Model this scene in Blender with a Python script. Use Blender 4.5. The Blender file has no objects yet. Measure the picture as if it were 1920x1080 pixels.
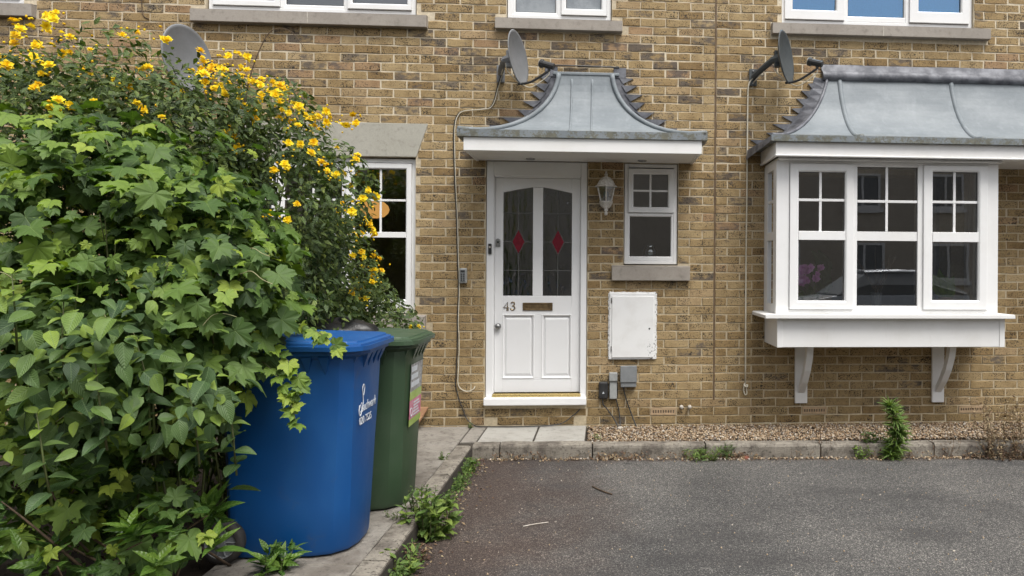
import bpy, math, random
import numpy as np
from mathutils import Matrix, Vector

random.seed(7)
rng = np.random.default_rng(11)
S = bpy.context.scene
C = S.collection
PI = math.pi

# ------------------------------------------------------------------ camera
cam_d = bpy.data.cameras.new("camera")
cam = bpy.data.objects.new("camera", cam_d)
C.objects.link(cam)
S.camera = cam
YAW, ROLL = 0.0678841, 0.0058835
cr, sr = math.cos(ROLL), math.sin(ROLL)
r0 = Vector((math.cos(YAW), -math.sin(YAW), 0)); z0 = Vector((0, 0, 1))
f0 = Vector((math.sin(YAW), math.cos(YAW), 0))
R_, U_ = r0 * cr + z0 * sr, z0 * cr - r0 * sr
CAM = Vector((-1.0105, -6.4201, 1.3145))
M = Matrix((R_, U_, -f0)).transposed().to_4x4()
M.translation = CAM
cam.matrix_world = M
cam_d.sensor_width = 36
cam_d.lens = 25.5
cam_d.shift_x = -0.13515
cam_d.shift_y = -0.01993
cam_d.clip_start = 0.05
cam_d.clip_end = 600

# ------------------------------------------------------------------ sky, sun, exposure
SUN_EL, SUN_AZ = 63, 150          # azimuth clockwise from +Y (the wall faces -Y, so the sun is behind the camera)
w = bpy.data.worlds.new("World"); S.world = w; w.use_nodes = True
nt = w.node_tree; nt.nodes.clear()
sky = nt.nodes.new("ShaderNodeTexSky"); sky.sky_type = 'NISHITA'; sky.sun_disc = False
sky.sun_elevation = math.radians(SUN_EL); sky.sun_rotation = math.radians(SUN_AZ)
sky.air_density = 1.0; sky.dust_density = 4.0; sky.ozone_density = 1.0
hsv = nt.nodes.new("ShaderNodeHueSaturation"); hsv.inputs["Saturation"].default_value = 0.22
bg = nt.nodes.new("ShaderNodeBackground"); bg.inputs["Strength"].default_value = 0.088
wo = nt.nodes.new("ShaderNodeOutputWorld")
nt.links.new(sky.outputs[0], hsv.inputs["Color"]); nt.links.new(hsv.outputs[0], bg.inputs["Color"])
nt.links.new(bg.outputs[0], wo.inputs[0])
sl = bpy.data.lights.new("sun", 'SUN'); sl.energy = 1.5; sl.angle = math.radians(32); sl.color = (1, 0.97, 0.92)
sun = bpy.data.objects.new("sun", sl); C.objects.link(sun)
el, az = math.radians(SUN_EL), math.radians(SUN_AZ)
sd = Vector((math.sin(az) * math.cos(el), math.cos(az) * math.cos(el), math.sin(el)))
sun.rotation_euler = sd.to_track_quat('Z', 'Y').to_euler()
sun.location = (2, -8, 12)
S.view_settings.view_transform = 'Standard'; S.view_settings.look = 'None'
S.view_settings.gamma = 1; S.view_settings.exposure = 1.20
S.view_settings.use_curve_mapping = False
try:
    S.cycles.max_bounces = 8; S.cycles.transparent_max_bounces = 12
    S.cycles.caustics_reflective = False; S.cycles.caustics_refractive = False
    S.cycles.use_denoising = True
except Exception:
    pass

# ------------------------------------------------------------------ materials
class NT:
    def __init__(s, name):
        s.m = bpy.data.materials.new(name); s.m.use_nodes = True
        s.t = s.m.node_tree; s.t.nodes.clear()
        s.out = s.t.nodes.new("ShaderNodeOutputMaterial")
    def n(s, kind, **kw):
        q = s.t.nodes.new("ShaderNode" + kind)
        for k, v in kw.items():
            if hasattr(q, k) and k not in q.inputs: setattr(q, k, v)
            else: q.inputs[k].default_value = v
        return q
    def l(s, a, b): s.t.links.new(a, b)
    def pos(s): return s.n("NewGeometry").outputs["Position"]
    def noise(s, vec, scale, detail=4, rough=0.55):
        q = s.n("TexNoise"); q.inputs["Scale"].default_value = scale; q.inputs["Detail"].default_value = detail
        q.inputs["Roughness"].default_value = rough
        s.l(vec, q.inputs["Vector"]); return q.outputs["Fac"]
    def vscale(s, vec, sc):
        q = s.n("VectorMath", operation='MULTIPLY'); s.l(vec, q.inputs[0]); q.inputs[1].default_value = sc; return q.outputs[0]
    def math(s, op, a, b=None, c=None, clamp=False):
        q = s.n("Math", operation=op); q.use_clamp = clamp
        for i, v in enumerate((a, b, c)):
            if v is None: continue
            if isinstance(v, (int, float)): q.inputs[i].default_value = v
            else: s.l(v, q.inputs[i])
        return q.outputs[0]
    def step(s, v, lo, hi, a=0.0, b=1.0):
        q = s.n("MapRange"); q.interpolation_type = 'SMOOTHSTEP'
        s.l(v, q.inputs[0]); q.inputs[1].default_value = lo; q.inputs[2].default_value = hi
        q.inputs[3].default_value = a; q.inputs[4].default_value = b; return q.outputs[0]
    def mix(s, fac, a, b, mode='MIX'):
        q = s.n("Mix", data_type='RGBA'); q.blend_type = mode
        for sock, v in ((q.inputs[0], fac), (q.inputs[6], a), (q.inputs[7], b)):
            if isinstance(v, (int, float)): sock.default_value = v
            elif isinstance(v, (tuple, list)): sock.default_value = (*v[:3], 1)
            else: s.l(v, sock)
        return q.outputs[2]
    def ramp(s, v, stops):
        q = s.n("ValToRGB"); e = q.color_ramp.elements
        while len(e) < len(stops): e.new(0.5)
        for i, (p, c) in enumerate(stops): e[i].position = p; e[i].color = (*c, 1)
        s.l(v, q.inputs[0]); return q.outputs[0]
    def bump(s, h, strength, dist=0.01):
        q = s.n("Bump"); q.inputs["Strength"].default_value = strength; q.inputs["Distance"].default_value = dist
        s.l(h, q.inputs["Height"]); return q.outputs[0]
    def bsdf(s, col, rough=0.5, normal=None, spec=0.5, metallic=0.0, surface=True):
        q = s.n("BsdfPrincipled")
        if isinstance(col, (tuple, list)): q.inputs["Base Color"].default_value = (*col[:3], 1)
        else: s.l(col, q.inputs["Base Color"])
        if isinstance(rough, (int, float)): q.inputs["Roughness"].default_value = rough
        else: s.l(rough, q.inputs["Roughness"])
        q.inputs["Specular IOR Level"].default_value = spec; q.inputs["Metallic"].default_value = metallic
        if normal is not None: s.l(normal, q.inputs["Normal"])
        if surface: s.l(q.outputs[0], s.out.inputs["Surface"])
        return q
    def attr(s, name):
        q = s.n("Attribute"); q.attribute_name = name; return q

def simple(name, col, rough=0.5, col2=None, scale=4.0, bump=0.0, bscale=80.0, spec=0.5, metallic=0.0, lo=0.35, hi=0.65, stretch=None):
    t = NT(name); p = t.pos()
    pv = t.vscale(p, stretch) if stretch else p
    c2 = col2 or tuple(v * 0.82 for v in col)
    n = t.noise(pv, scale, 6, 0.6)
    c = t.mix(t.step(n, lo, hi), c2, col)
    fine = t.noise(p, bscale, 3)
    c = t.mix(0.22, c, t.ramp(fine, [(0.25, (0.55,) * 3), (0.75, (1, 1, 1))]), 'MULTIPLY')
    nm = t.bump(fine, bump, 0.004) if bump else None
    rg = t.step(n, 0.3, 0.7, min(1, rough + 0.1), max(0.05, rough - 0.06))
    t.bsdf(c, rg, nm, spec, metallic)
    return t.m

def stained(name, col, dark, rough=0.7, bump=0.3, amount=0.5, scale=3.0, spec=0.3, speck=0.0, pscale=140.0):
    """stone / concrete: blotches, fine grain and optional pits"""
    t = NT(name); p = t.pos()
    a = t.noise(p, scale, 8, 0.65); b = t.noise(p, scale * 7, 6, 0.65); g = t.noise(p, pscale, 3, 0.7)
    c = t.mix(t.step(a, 0.42, 0.68, 0, amount), col, dark)
    c = t.mix(t.step(b, 0.5, 0.72, 0, amount * 0.9), c, tuple(v * 0.55 for v in dark))
    c = t.mix(0.5, c, t.ramp(g, [(0.2, (0.6,) * 3), (0.8, (1.15, 1.13, 1.1))]), 'MULTIPLY')
    if speck:
        c = t.mix(t.step(t.noise(p, 60, 2), 0.66, 0.72, 0, speck), c, (0.03, 0.03, 0.025))
    h = t.math('ADD', t.math('MULTIPLY', b, 0.6), g)
    t.bsdf(c, rough, t.bump(h, bump, 0.006), spec)
    return t.m

def brick_material():
    t = NT("stock_brick"); p = t.pos(); at = t.attr("bc")
    sep = t.n("SeparateColor"); t.l(at.outputs["Color"], sep.inputs[0])
    r, g, b = sep.outputs
    c = t.ramp(r, [(0.0, (0.265, 0.178, 0.082)), (0.25, (0.33, 0.232, 0.113)), (0.55, (0.38, 0.278, 0.143)), (0.85, (0.435, 0.328, 0.182)), (1.0, (0.37, 0.246, 0.138))])
    off = t.n("VectorMath", operation='ADD'); t.l(p, off.inputs[0])
    cmb = t.n("CombineXYZ"); t.l(t.math('MULTIPLY', b, 37.0), cmb.inputs[1]); t.l(cmb.outputs[0], off.inputs[1])
    q = off.outputs[0]
    med = t.noise(q, 11, 5, 0.6)
    c = t.mix(t.step(med, 0.42, 0.70, 0, 0.55), c, t.mix(1.0, c, (0.60, 0.55, 0.48), 'MULTIPLY'))
    fine = t.noise(q, 85, 4, 0.7)
    c = t.mix(0.75, c, t.ramp(fine, [(0.22, (0.55, 0.52, 0.48)), (0.5, (0.98,) * 3), (0.8, (1.22, 1.2, 1.15))]), 'MULTIPLY')
    # burnt blue-black ends and patches
    blot = t.noise(t.vscale(q, (1.0, 1.0, 1.7)), 11.0, 6, 0.65)
    dm = t.step(t.math('ADD', blot, t.math('MULTIPLY', g, 0.40)), 0.70, 0.88, 0, 0.78)
    c = t.mix(dm, c, t.mix(fine, (0.045, 0.043, 0.05), (0.13, 0.115, 0.105)))
    # pin holes and burnt specks, bunched
    sp = t.noise(q, 105, 2, 0.6); bun = t.noise(q, 6.5, 3)
    sm = t.step(t.math('ADD', sp, t.math('MULTIPLY', bun, 0.42)), 0.80, 0.835, 0, 0.95)
    c = t.mix(sm, c, (0.028, 0.024, 0.022))
    # lime smears
    lm = t.step(t.noise(p, 17, 6, 0.7), 0.58, 0.76, 0, 0.42)
    c = t.mix(lm, c, (0.47, 0.39, 0.27))
    run = t.noise(t.vscale(p, (2.6, 1, .35)), 1.6, 5, 0.65)
    c = t.mix(t.step(run, 0.48, 0.72, 0, 0.45), c, t.mix(1.0, c, (0.66, 0.62, 0.58), 'MULTIPLY'))
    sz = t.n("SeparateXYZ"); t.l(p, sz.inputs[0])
    base_dark = t.step(t.math('ADD', sz.outputs[2], t.math('MULTIPLY', t.noise(p, 2.2, 5), -0.5)), -0.28, 0.12, 0.6, 0)  # bottom courses get darker towards the ground
    c = t.mix(base_dark, c, t.mix(1.0, c, (0.58, 0.56, 0.50), 'MULTIPLY'))
    h = t.math('SUBTRACT', t.math('ADD', fine, t.math('MULTIPLY', med, 0.7)), t.math('MULTIPLY', sm, 1.2))
    t.bsdf(c, 0.85, t.bump(h, 0.55, 0.006), 0.25)
    return t.m

def mortar_material():
    t = NT("mortar"); p = t.pos()
    a = t.noise(p, 1.3, 5); b = t.noise(p, 45, 4, 0.7)
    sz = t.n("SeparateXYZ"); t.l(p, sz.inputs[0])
    zmix = t.step(t.math('ADD', sz.outputs[2], t.math('MULTIPLY', a, 1.6)), 1.6, 3.4)  # mortar tone follows height, darker low on the wall
    c = t.mix(zmix, (0.52, 0.435, 0.30), t.mix(t.step(a, 0.4, 0.62), (0.68, 0.595, 0.45), (0.55, 0.465, 0.335)))
    c = t.mix(t.step(t.noise(p, 9, 5, 0.7), 0.58, 0.78, 0, 0.55), c, (0.24, 0.18, 0.115))
    c = t.mix(0.7, c, t.ramp(b, [(0.25, (0.6,) * 3), (0.75, (1.15,) * 3)]), 'MULTIPLY')
    t.bsdf(c, 0.95, t.bump(b, 0.6, 0.005), 0.1)
    return t.m

def tarmac_material():
    t = NT("tarmac"); p = t.pos()
    v = t.n("TexVoronoi"); v.inputs["Scale"].default_value = 210; t.l(p, v.inputs["Vector"])
    sep = t.n("SeparateColor"); t.l(v.outputs["Color"], sep.inputs[0])
    c = t.ramp(sep.outputs[0], [(0.0, (0.042, 0.042, 0.043)), (0.5, (0.082, 0.080, 0.078)), (0.82, (0.130, 0.126, 0.121)), (0.92, (0.20, 0.194, 0.182)), (1.0, (0.42, 0.40, 0.365))])
    big = t.noise(p, 0.8, 6, 0.6)
    c = t.mix(1.0, c, t.ramp(big, [(0.32, (0.74, 0.74, 0.745)), (0.62, (1.28, 1.26, 1.22))]), 'MULTIPLY')
    sx = t.n("SeparateXYZ"); t.l(p, sx.inputs[0])
    # brown leaf-litter stain that spreads from the inside corner of the kerbs
    d = t.math('ADD', t.math('MULTIPLY', t.math('ADD', sx.outputs[0], 2.0), 1.05), t.math('MULTIPLY', t.noise(p, 1.15, 7, 0.7), -2.1))
    stain = t.step(d, -0.75, 0.35, 1.0, 0.0)
    dk = t.mix(t.noise(p, 26, 5, 0.7), (0.42, 0.30, 0.27), (0.86, 0.70, 0.63))
    c = t.mix(t.math('MULTIPLY', stain, 0.95), c, t.mix(0.35, t.mix(1.0, c, dk, 'MULTIPLY'), (0.050, 0.030, 0.024)))
    # dirt along the kerb edge
    e = t.math('ADD', sx.outputs[1], t.math('MULTIPLY', sx.outputs[0], 0.028))
    kb = t.step(t.math('ADD', e, t.math('MULTIPLY', t.noise(p, 6, 5), 0.22)), -0.80, -0.62, 0, 0.7)
    c = t.mix(kb, c, (0.075, 0.052, 0.040))
    # patches worn dark
    c = t.mix(t.step(t.noise(t.vscale(p, (0.8, 2.2, 1)), 1.1, 5), 0.52, 0.68, 0, 0.55), c, (0.048, 0.046, 0.046))
    crk = t.n("TexVoronoi"); crk.feature = 'DISTANCE_TO_EDGE'; crk.inputs["Scale"].default_value = 0.9
    wv = t.n("VectorMath", operation='ADD'); t.l(p, wv.inputs[0]); nv = t.n("TexNoise"); nv.inputs["Scale"].default_value = 3.0; nv.inputs["Detail"].default_value = 6; t.l(p, nv.inputs["Vector"])
    t.l(t.vscale(nv.outputs["Color"], (.5, .5, 0)), wv.inputs[1]); t.l(wv.outputs[0], crk.inputs["Vector"])
    ck = t.math('MULTIPLY', t.step(crk.outputs["Distance"], 0.0, 0.006, 1, 0), t.step(t.noise(p, 0.9, 3), 0.52, 0.6))
    c = t.mix(t.math('MULTIPLY', ck, 0.6), c, (0.02, 0.02, 0.02))
    hv = t.math('ADD', v.outputs["Distance"], t.math('MULTIPLY', t.noise(p, 60, 4), 0.8))
    t.bsdf(c, t.step(sep.outputs[0], 0, 1, 0.75, 0.5), t.bump(hv, 0.9, 0.006), 0.35)
    return t.m

def glass_material(name, tint=(0.94, 0.955, 0.95), boost=1.9, rough=0.0, bump=0.0, bscale=30.0, stretch=(1, 1, 1), gcol=(0.95, 0.97, 1)):
    t = NT(name)
    tr = t.n("BsdfTransparent"); tr.inputs[0].default_value = (*tint, 1)
    gl = t.n("BsdfGlossy"); gl.inputs["Roughness"].default_value = rough; gl.inputs[0].default_value = (*gcol, 1)
    fr = t.n("Fresnel"); fr.inputs[0].default_value = 1.5
    if bump:
        nm = t.bump(t.noise(t.vscale(t.pos(), stretch), bscale, 3, 0.5), bump, 0.02)
        t.l(nm, gl.inputs["Normal"])
    else:
        nm = t.bump(t.noise(t.pos(), 1.6, 2), 0.03, 0.02); t.l(nm, gl.inputs["Normal"])
    mx = t.n("MixShader"); t.l(t.math('MULTIPLY', fr.outputs[0], boost, clamp=True), mx.inputs[0])
    t.l(tr.outputs[0], mx.inputs[1]); t.l(gl.outputs[0], mx.inputs[2]); t.l(mx.outputs[0], t.out.inputs[0])
    return t.m

def leaf_material(name, stops, vein, rough=0.42, trans=0.28, vein_col=(0.16, 0.24, 0.07)):
    t = NT(name); at = t.attr("lc"); sep = t.n("SeparateColor"); t.l(at.outputs["Color"], sep.inputs[0])
    c = t.ramp(sep.outputs[0], stops)
    uvn = t.n("UVMap"); uvn.uv_map = "UVMap"
    sx = t.n("SeparateXYZ"); t.l(uvn.outputs[0], sx.inputs[0])
    u = t.math('ABSOLUTE', t.math('SUBTRACT', sx.outputs[0], 0.5)); v = sx.outputs[1]
    mid = t.step(u, 0.006, 0.022, 1, 0)
    if vein == 'palmate':
        ang = t.math('ARCTAN2', t.math('SUBTRACT', sx.outputs[0], 0.5), t.math('SUBTRACT', v, 0.17))
        sd_ = t.math('ABSOLUTE', t.math('SINE', t.math('MULTIPLY', ang, 3.3)))
        rad = t.math('MULTIPLY', t.math('ADD', u, t.math('ABSOLUTE', t.math('SUBTRACT', v, 0.17))), 1.0)
        line = t.step(t.math('MULTIPLY', sd_, rad), 0.008, 0.035, 1, 0)
        h = t.math('MULTIPLY', sd_, t.step(rad, .0, .3, .2, .9))
    else:
        k = {'arc': (55.0, 1.5), 'fine': (34.0, 1.0), 'none': (30.0, 0.8)}[vein]
        ph = t.math('MULTIPLY', t.math('SUBTRACT', v, t.math('MULTIPLY', t.math('POWER', u, 1.25), k[1] * 1.6)), k[0])
        h = t.math('SINE', ph)
        line = t.step(h, -1.0, -0.78, 0.75 if vein == 'arc' else 0.3, 0)
    line = t.math('MAXIMUM', line, mid)
    c = t.mix(t.math('MULTIPLY', line, 0.55), c, vein_col)
    mott = t.noise(t.pos(), 28, 4)
    c = t.mix(0.55, c, t.ramp(mott, [(0.25, (0.68, 0.72, 0.66)), (0.75, (1.18, 1.15, 1.1))]), 'MULTIPLY')
    nm = t.bump(t.math('SUBTRACT', h, t.math('MULTIPLY', line, 1.5)), 0.35, 0.0025)
    b = t.bsdf(c, rough, nm, 0.36, surface=False)
    tl = t.n("BsdfTranslucent"); t.l(t.mix(1.0, c, (1.5, 1.65, 0.55), 'MULTIPLY'), tl.inputs[0])
    mx = t.n("MixShader"); mx.inputs[0].default_value = trans
    t.l(b.outputs[0], mx.inputs[1]); t.l(tl.outputs[0], mx.inputs[2]); t.l(mx.outputs[0], t.out.inputs[0])
    return t.m

def zinc_material():
    t = NT("zinc_sheet"); p = t.pos()
    a = t.noise(t.vscale(p, (0.7, 0.7, 1.6)), 2.4, 6, 0.6); b = t.noise(p, 40, 4, 0.6)
    c = t.mix(t.step(a, 0.35, 0.68), (0.175, 0.198, 0.214), (0.228, 0.252, 0.268))
    st = t.noise(t.vscale(p, (14, 14, 0.6)), 1.0, 4, 0.6)
    c = t.mix(t.step(st, 0.5, 0.75, 0, 0.3), c, (0.30, 0.325, 0.345))
    c = t.mix(0.25, c, t.ramp(b, [(0.2, (0.6,) * 3), (0.8, (1.1,) * 3)]), 'MULTIPLY')
    sx = t.n("SeparateXYZ"); t.l(p, sx.inputs[0])
    # lichen and algae that live on the low drip edge
    low = t.step(sx.outputs[2], 2.37, 2.475, 1, 0)
    ln = t.math('ADD', t.noise(p, 11, 5, 0.7), t.math('MULTIPLY', t.noise(p, 70, 3, 0.7), 0.55))
    lm = t.math('MULTIPLY', low, t.step(ln, 0.70, 0.86, 0, 0.92))
    c = t.mix(lm, c, t.mix(t.noise(p, 33, 2), (0.05, 0.052, 0.045), (0.20, 0.19, 0.13)))
    t.bsdf(c, t.step(a, 0.3, 0.7, 0.68, 0.55), t.bump(t.math('ADD', t.noise(p, 6, 4), t.math('MULTIPLY', b, .2)), 0.25, 0.02), 0.35, 0.0)
    return t.m

def white_material(name="white_upvc", rough=0.32, dirt=0.5, base=(0.80, 0.80, 0.795)):
    t = NT(name); p = t.pos()
    a = t.noise(p, 2.2, 6, 0.65); f = t.noise(t.vscale(p, (5, 5, 1)), 9, 5, 0.7)
    c = t.mix(t.step(a, 0.4, 0.75, 0, dirt), base, tuple(v * 0.86 * k for v, k in zip(base, (1, 0.985, 0.955))))
    c = t.mix(t.step(f, 0.6, 0.82, 0, dirt * 0.8), c, (0.55, 0.53, 0.49))
    t.bsdf(c, t.step(a, .3, .7, rough, rough + .15), t.bump(t.noise(p, 90, 3), 0.04, 0.003), 0.5)
    return t.m

def meter_material():
    t = NT("meter_paint"); p = t.pos()
    c = t.mix(t.step(t.noise(p, 9, 5), 0.45, 0.7, 0, 0.5), (0.80, 0.80, 0.79), (0.70, 0.69, 0.67))
    sx = t.n("SeparateXYZ"); t.l(p, sx.inputs[0])
    # chipped paint low on the hinge side and along the rim
    rim = t.step(t.math('ABSOLUTE', t.math('ADD', sx.outputs[0], 0.73)), 0.188, 0.206, 0, 0.16)
    lowr = t.math('MULTIPLY', t.step(sx.outputs[2], 0.62, 0.72, 1, 0), t.step(sx.outputs[0], -0.64, -0.58, 0, 1))
    chip = t.step(t.math('ADD', t.noise(p, 75, 4, 0.7), t.math('MAXIMUM', rim, t.math('MULTIPLY', lowr, 0.15))), 0.72, 0.745)
    c = t.mix(chip, c, (0.05, 0.045, 0.04))
    t.bsdf(c, 0.45, t.bump(chip, -0.3, 0.002), 0.4)
    return t.m

def bin_material(name, col, fade):
    t = NT(name); p = t.pos()
    a = t.noise(t.vscale(p, (1, 1, 0.5)), 5, 6, 0.65)
    c = t.mix(t.step(a, 0.45, 0.75, 0, 0.35), col, fade)
    sc = t.noise(t.vscale(p, (1, 1, 9)), 24, 3, 0.7)
    c = t.mix(t.step(sc, 0.70, 0.76, 0, 0.35), c, fade)
    c = t.mix(t.step(t.noise(p, 7, 5, .7), 0.58, 0.8, 0, 0.3), c, (0.10, 0.09, 0.075))
    t.bsdf(c, t.step(a, 0.3, 0.7, 0.42, 0.58), t.bump(t.noise(p, 160, 2), 0.06, 0.003), 0.5)
    return t.m

M_ = {}
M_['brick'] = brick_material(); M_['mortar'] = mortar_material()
M_['white'] = white_material(); M_['gloss_white'] = white_material("painted_door", 0.38, 0.2, (0.80, 0.80, 0.80))
M_['timber_white'] = white_material("painted_timber", 0.5, 0.6, (0.79, 0.785, 0.77))
M_['stone'] = stained("sill_stone", (0.37, 0.335, 0.295), (0.26, 0.23, 0.20), 0.75, 0.25, 0.5, 2.5)
M_['lintel'] = stained("lintel_stone", (0.43, 0.415, 0.36), (0.35, 0.335, 0.285), 0.8, 0.2, 0.5, 3)
M_['kerb'] = stained("kerb_concrete", (0.27, 0.245, 0.205), (0.10, 0.085, 0.072), 0.9, 0.9, 0.95, 5.0, speck=0.85, pscale=90)
M_['slab'] = stained("paving_concrete", (0.27, 0.25, 0.22), (0.13, 0.112, 0.095), 0.88, 0.7, 0.8, 3.0, speck=0.6, pscale=100)
M_['pale_slab'] = stained("pale_paving", (0.36, 0.35, 0.32), (0.24, 0.225, 0.20), 0.85, 0.35, 0.5, 2.6)
M_['soil'] = stained("soil", (0.045, 0.034, 0.025), (0.02, 0.015, 0.011), 0.95, 0.9, 0.8, 8)
M_['joint'] = simple("joint_sealant", (0.16, 0.105, 0.055), 0.8, (0.11, 0.07, 0.04), 9, 0.4)
M_['dirt_joint'] = simple("joint_dirt", (0.05, 0.04, 0.03), 0.95, (0.03, 0.025, 0.018), 14, 0.6)
M_['tarmac'] = tarmac_material()
M_['zinc'] = zinc_material()
M_['lead'] = simple("lead_sheet", (0.175, 0.18, 0.20), 0.55, (0.085, 0.088, 0.102), 9, 0.5, 45, 0.4, 0.1)
M_['glass'] = glass_material("window_glass", boost=4.4)
M_['texture_glass'] = glass_material("textured_glass", (0.55, 0.57, 0.55), 4.6, 0.06, 0.5, 13, (1.6, 1, 0.5))
M_['upper_glass'] = glass_material("upper_glass", boost=3.6)
M_['sky_tint'] = glass_material("sky_tint_glass", (.75, .88, 1.0), boost=8.0, gcol=(.36, .62, .95))  # blue sky reflection put into the glass tint
M_['frosted'] = simple("frosted_glass", (0.30, 0.325, 0.345), 0.18, (0.21, 0.23, 0.25), 5, 0.1)
M_['room'] = simple("room_plaster", (0.58, 0.55, 0.49), 0.9, (0.50, 0.47, 0.42), 1.2)
M_['curtain'] = simple("curtain", (0.42, 0.41, 0.39), 0.9, (0.33, 0.32, 0.31), 8, 0.2)
M_['sky_blue_sheet'] = simple("sky_blue_sheet", (0.16, 0.46, 0.88), 0.9, (0.12, 0.38, 0.78), 5, 0.2)  # blue colour stands in for sky mirrored in the panes
M_['grey_blind'] = simple("grey_blind", (0.36, 0.37, 0.38), 0.8, (0.29, 0.30, 0.31), 3, 0.1)
M_['brass'] = simple("aged_brass", (0.24, 0.17, 0.09), 0.42, (0.14, 0.095, 0.05), 30, 0.1, 90, 0.5, 0.7)
M_['bright_brass'] = simple("bright_brass", (0.80, 0.62, 0.25), 0.28, (0.62, 0.46, 0.18), 30, 0.05, 90, 0.5, 0.8)
M_['steel'] = simple("brushed_steel", (0.42, 0.42, 0.41), 0.3, (0.30, 0.30, 0.30), 40, 0.1, 90, 0.5, 0.9)
M_['came'] = simple("lead_came", (0.12, 0.12, 0.115), 0.5)
M_['red_glass'] = simple("red_glass", (0.21, 0.012, 0.028), 0.15, (0.15, 0.008, 0.02), 30, 0.2, 60)
M_['dark'] = simple("black_plastic", (0.022, 0.022, 0.023), 0.42, (0.03, 0.03, 0.03), 20)
M_['rubber'] = simple("rubber", (0.03, 0.028, 0.027), 0.75, (0.05, 0.045, 0.04), 20, 0.2)
M_['dish_grey'] = simple("dish_grey", (0.20, 0.205, 0.215), 0.5, (0.16, 0.165, 0.17), 4, 0.08)
M_['dish_dark'] = simple("dish_dark", (0.065, 0.075, 0.078), 0.5, (0.05, 0.057, 0.06), 5, 0.08)
M_['box_grey'] = simple("box_grey", (0.235, 0.245, 0.25), 0.5, (0.19, 0.20, 0.205), 9, 0.06)
M_['box_pale'] = simple("box_pale", (0.36, 0.37, 0.36), 0.5, (0.27, 0.275, 0.265), 12, 0.06)
M_['cream_cable'] = simple("cream_cable", (0.70, 0.65, 0.53), 0.5, (0.58, 0.53, 0.41), 9)
M_['lantern_white'] = simple("lantern_paint", (0.68, 0.66, 0.62), 0.45, (0.48, 0.45, 0.40), 45, 0.3, 90)
M_['meter'] = meter_material()
M_['terracotta'] = simple("air_brick_clay", (0.44, 0.31, 0.19), 0.9, (0.36, 0.26, 0.155), 24, 0.4)
M_['wood'] = simple("weathered_board", (0.33, 0.19, 0.105), 0.7, (0.24, 0.13, 0.07), 3, 0.2, 40, 0.3, 0, .35, .65, (1, 1, 12))
M_['blue_bin'] = bin_material("blue_plastic", (0.002, 0.068, 0.245), (0.010, 0.105, 0.30))
M_['green_bin'] = bin_material("green_plastic", (0.036, 0.070, 0.034), (0.075, 0.110, 0.066))
M_['bag'] = simple("bin_liner", (0.014, 0.014, 0.015), 0.42, (0.022, 0.022, 0.023), 8, 1.0, 34)
M_['print'] = simple("white_print", (0.72, 0.76, 0.80), 0.5)
M_['st_grey'] = simple("sticker_grey", (0.40, 0.40, 0.40), 0.4, (0.20, 0.20, 0.20), 40)
M_['st_green'] = simple("sticker_green", (0.36, 0.50, 0.10), 0.4)
M_['st_pink'] = simple("sticker_pink", (0.55, 0.10, 0.20), 0.4, (0.62, 0.30, 0.38), 22)
M_['twig'] = simple("twig_bark", (0.13, 0.085, 0.05), 0.8, (0.08, 0.055, 0.035), 30)
M_['green_stem'] = simple("green_stem", (0.11, 0.15, 0.04), 0.6, (0.10, 0.10, 0.04), 14)
M_['pale_stem'] = simple("pale_stem", (0.34, 0.34, 0.17), 0.6, (0.28, 0.25, 0.13), 14)
M_['dry'] = simple("dry_stem", (0.20, 0.135, 0.075), 0.8, (0.11, 0.07, 0.045), 14)
M_['chalk'] = simple("pale_chip", (0.55, 0.51, 0.45), 0.8, (0.40, 0.36, 0.30), 60)

def pebble_material():
    t = NT("pebbles"); at = t.attr("lc"); sep = t.n("SeparateColor"); t.l(at.outputs["Color"], sep.inputs[0])
    c = t.ramp(sep.outputs[0], [(0, (0.10, 0.07, 0.05)), (0.25, (0.24, 0.155, 0.09)), (0.5, (0.36, 0.26, 0.16)), (0.75, (0.45, 0.36, 0.25)), (0.9, (0.27, 0.24, 0.21)), (1, (0.62, 0.56, 0.47))])
    c = t.mix(0.5, c, t.ramp(t.noise(t.pos(), 90, 3), [(0.25, (0.6,) * 3), (0.75, (1.15,) * 3)]), 'MULTIPLY')
    t.bsdf(c, 0.75, None, 0.3); return t.m
M_['pebble'] = pebble_material()

def attr_material(name, stops, rough=0.6, trans=0.0):
    t = NT(name); at = t.attr("lc"); sep = t.n("SeparateColor"); t.l(at.outputs["Color"], sep.inputs[0])
    c = t.ramp(sep.outputs[0], stops)
    b = t.bsdf(c, rough, None, 0.4, surface=not trans)
    if trans:
        tl = t.n("BsdfTranslucent"); t.l(c, tl.inputs[0]); mx = t.n("MixShader"); mx.inputs[0].default_value = trans
        t.l(b.outputs[0], mx.inputs[1]); t.l(tl.outputs[0], mx.inputs[2]); t.l(mx.outputs[0], t.out.inputs[0])
    return t.m
M_['petal'] = attr_material("yellow_petal", [(0, (0.78, 0.44, 0.006)), (0.45, (0.90, 0.66, 0.012)), (1, (0.95, 0.78, 0.03))], 0.6, 0.25)
M_['orchid'] = attr_material("orchid_petal", [(0, (0.72, 0.22, 0.70)), (1, (0.92, 0.60, 0.90))], 0.6, 0.25)
GREEN = [(0.0, (0.028, 0.055, 0.019)), (0.28, (0.058, 0.112, 0.028)), (0.55, (0.105, 0.178, 0.036)), (0.8, (0.19, 0.28, 0.040)), (1.0, (0.30, 0.37, 0.055))]
M_['hop'] = leaf_material("hop_leaf", GREEN, 'palmate', 0.58, 0.30)
M_['dogwood'] = leaf_material("dogwood_leaf", [(0.0, (0.030, 0.062, 0.028)), (0.35, (0.062, 0.115, 0.040)), (0.65, (0.125, 0.20, 0.045)), (1.0, (0.26, 0.36, 0.05))], 'arc', 0.46, 0.25, (0.15, 0.22, 0.10))
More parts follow.
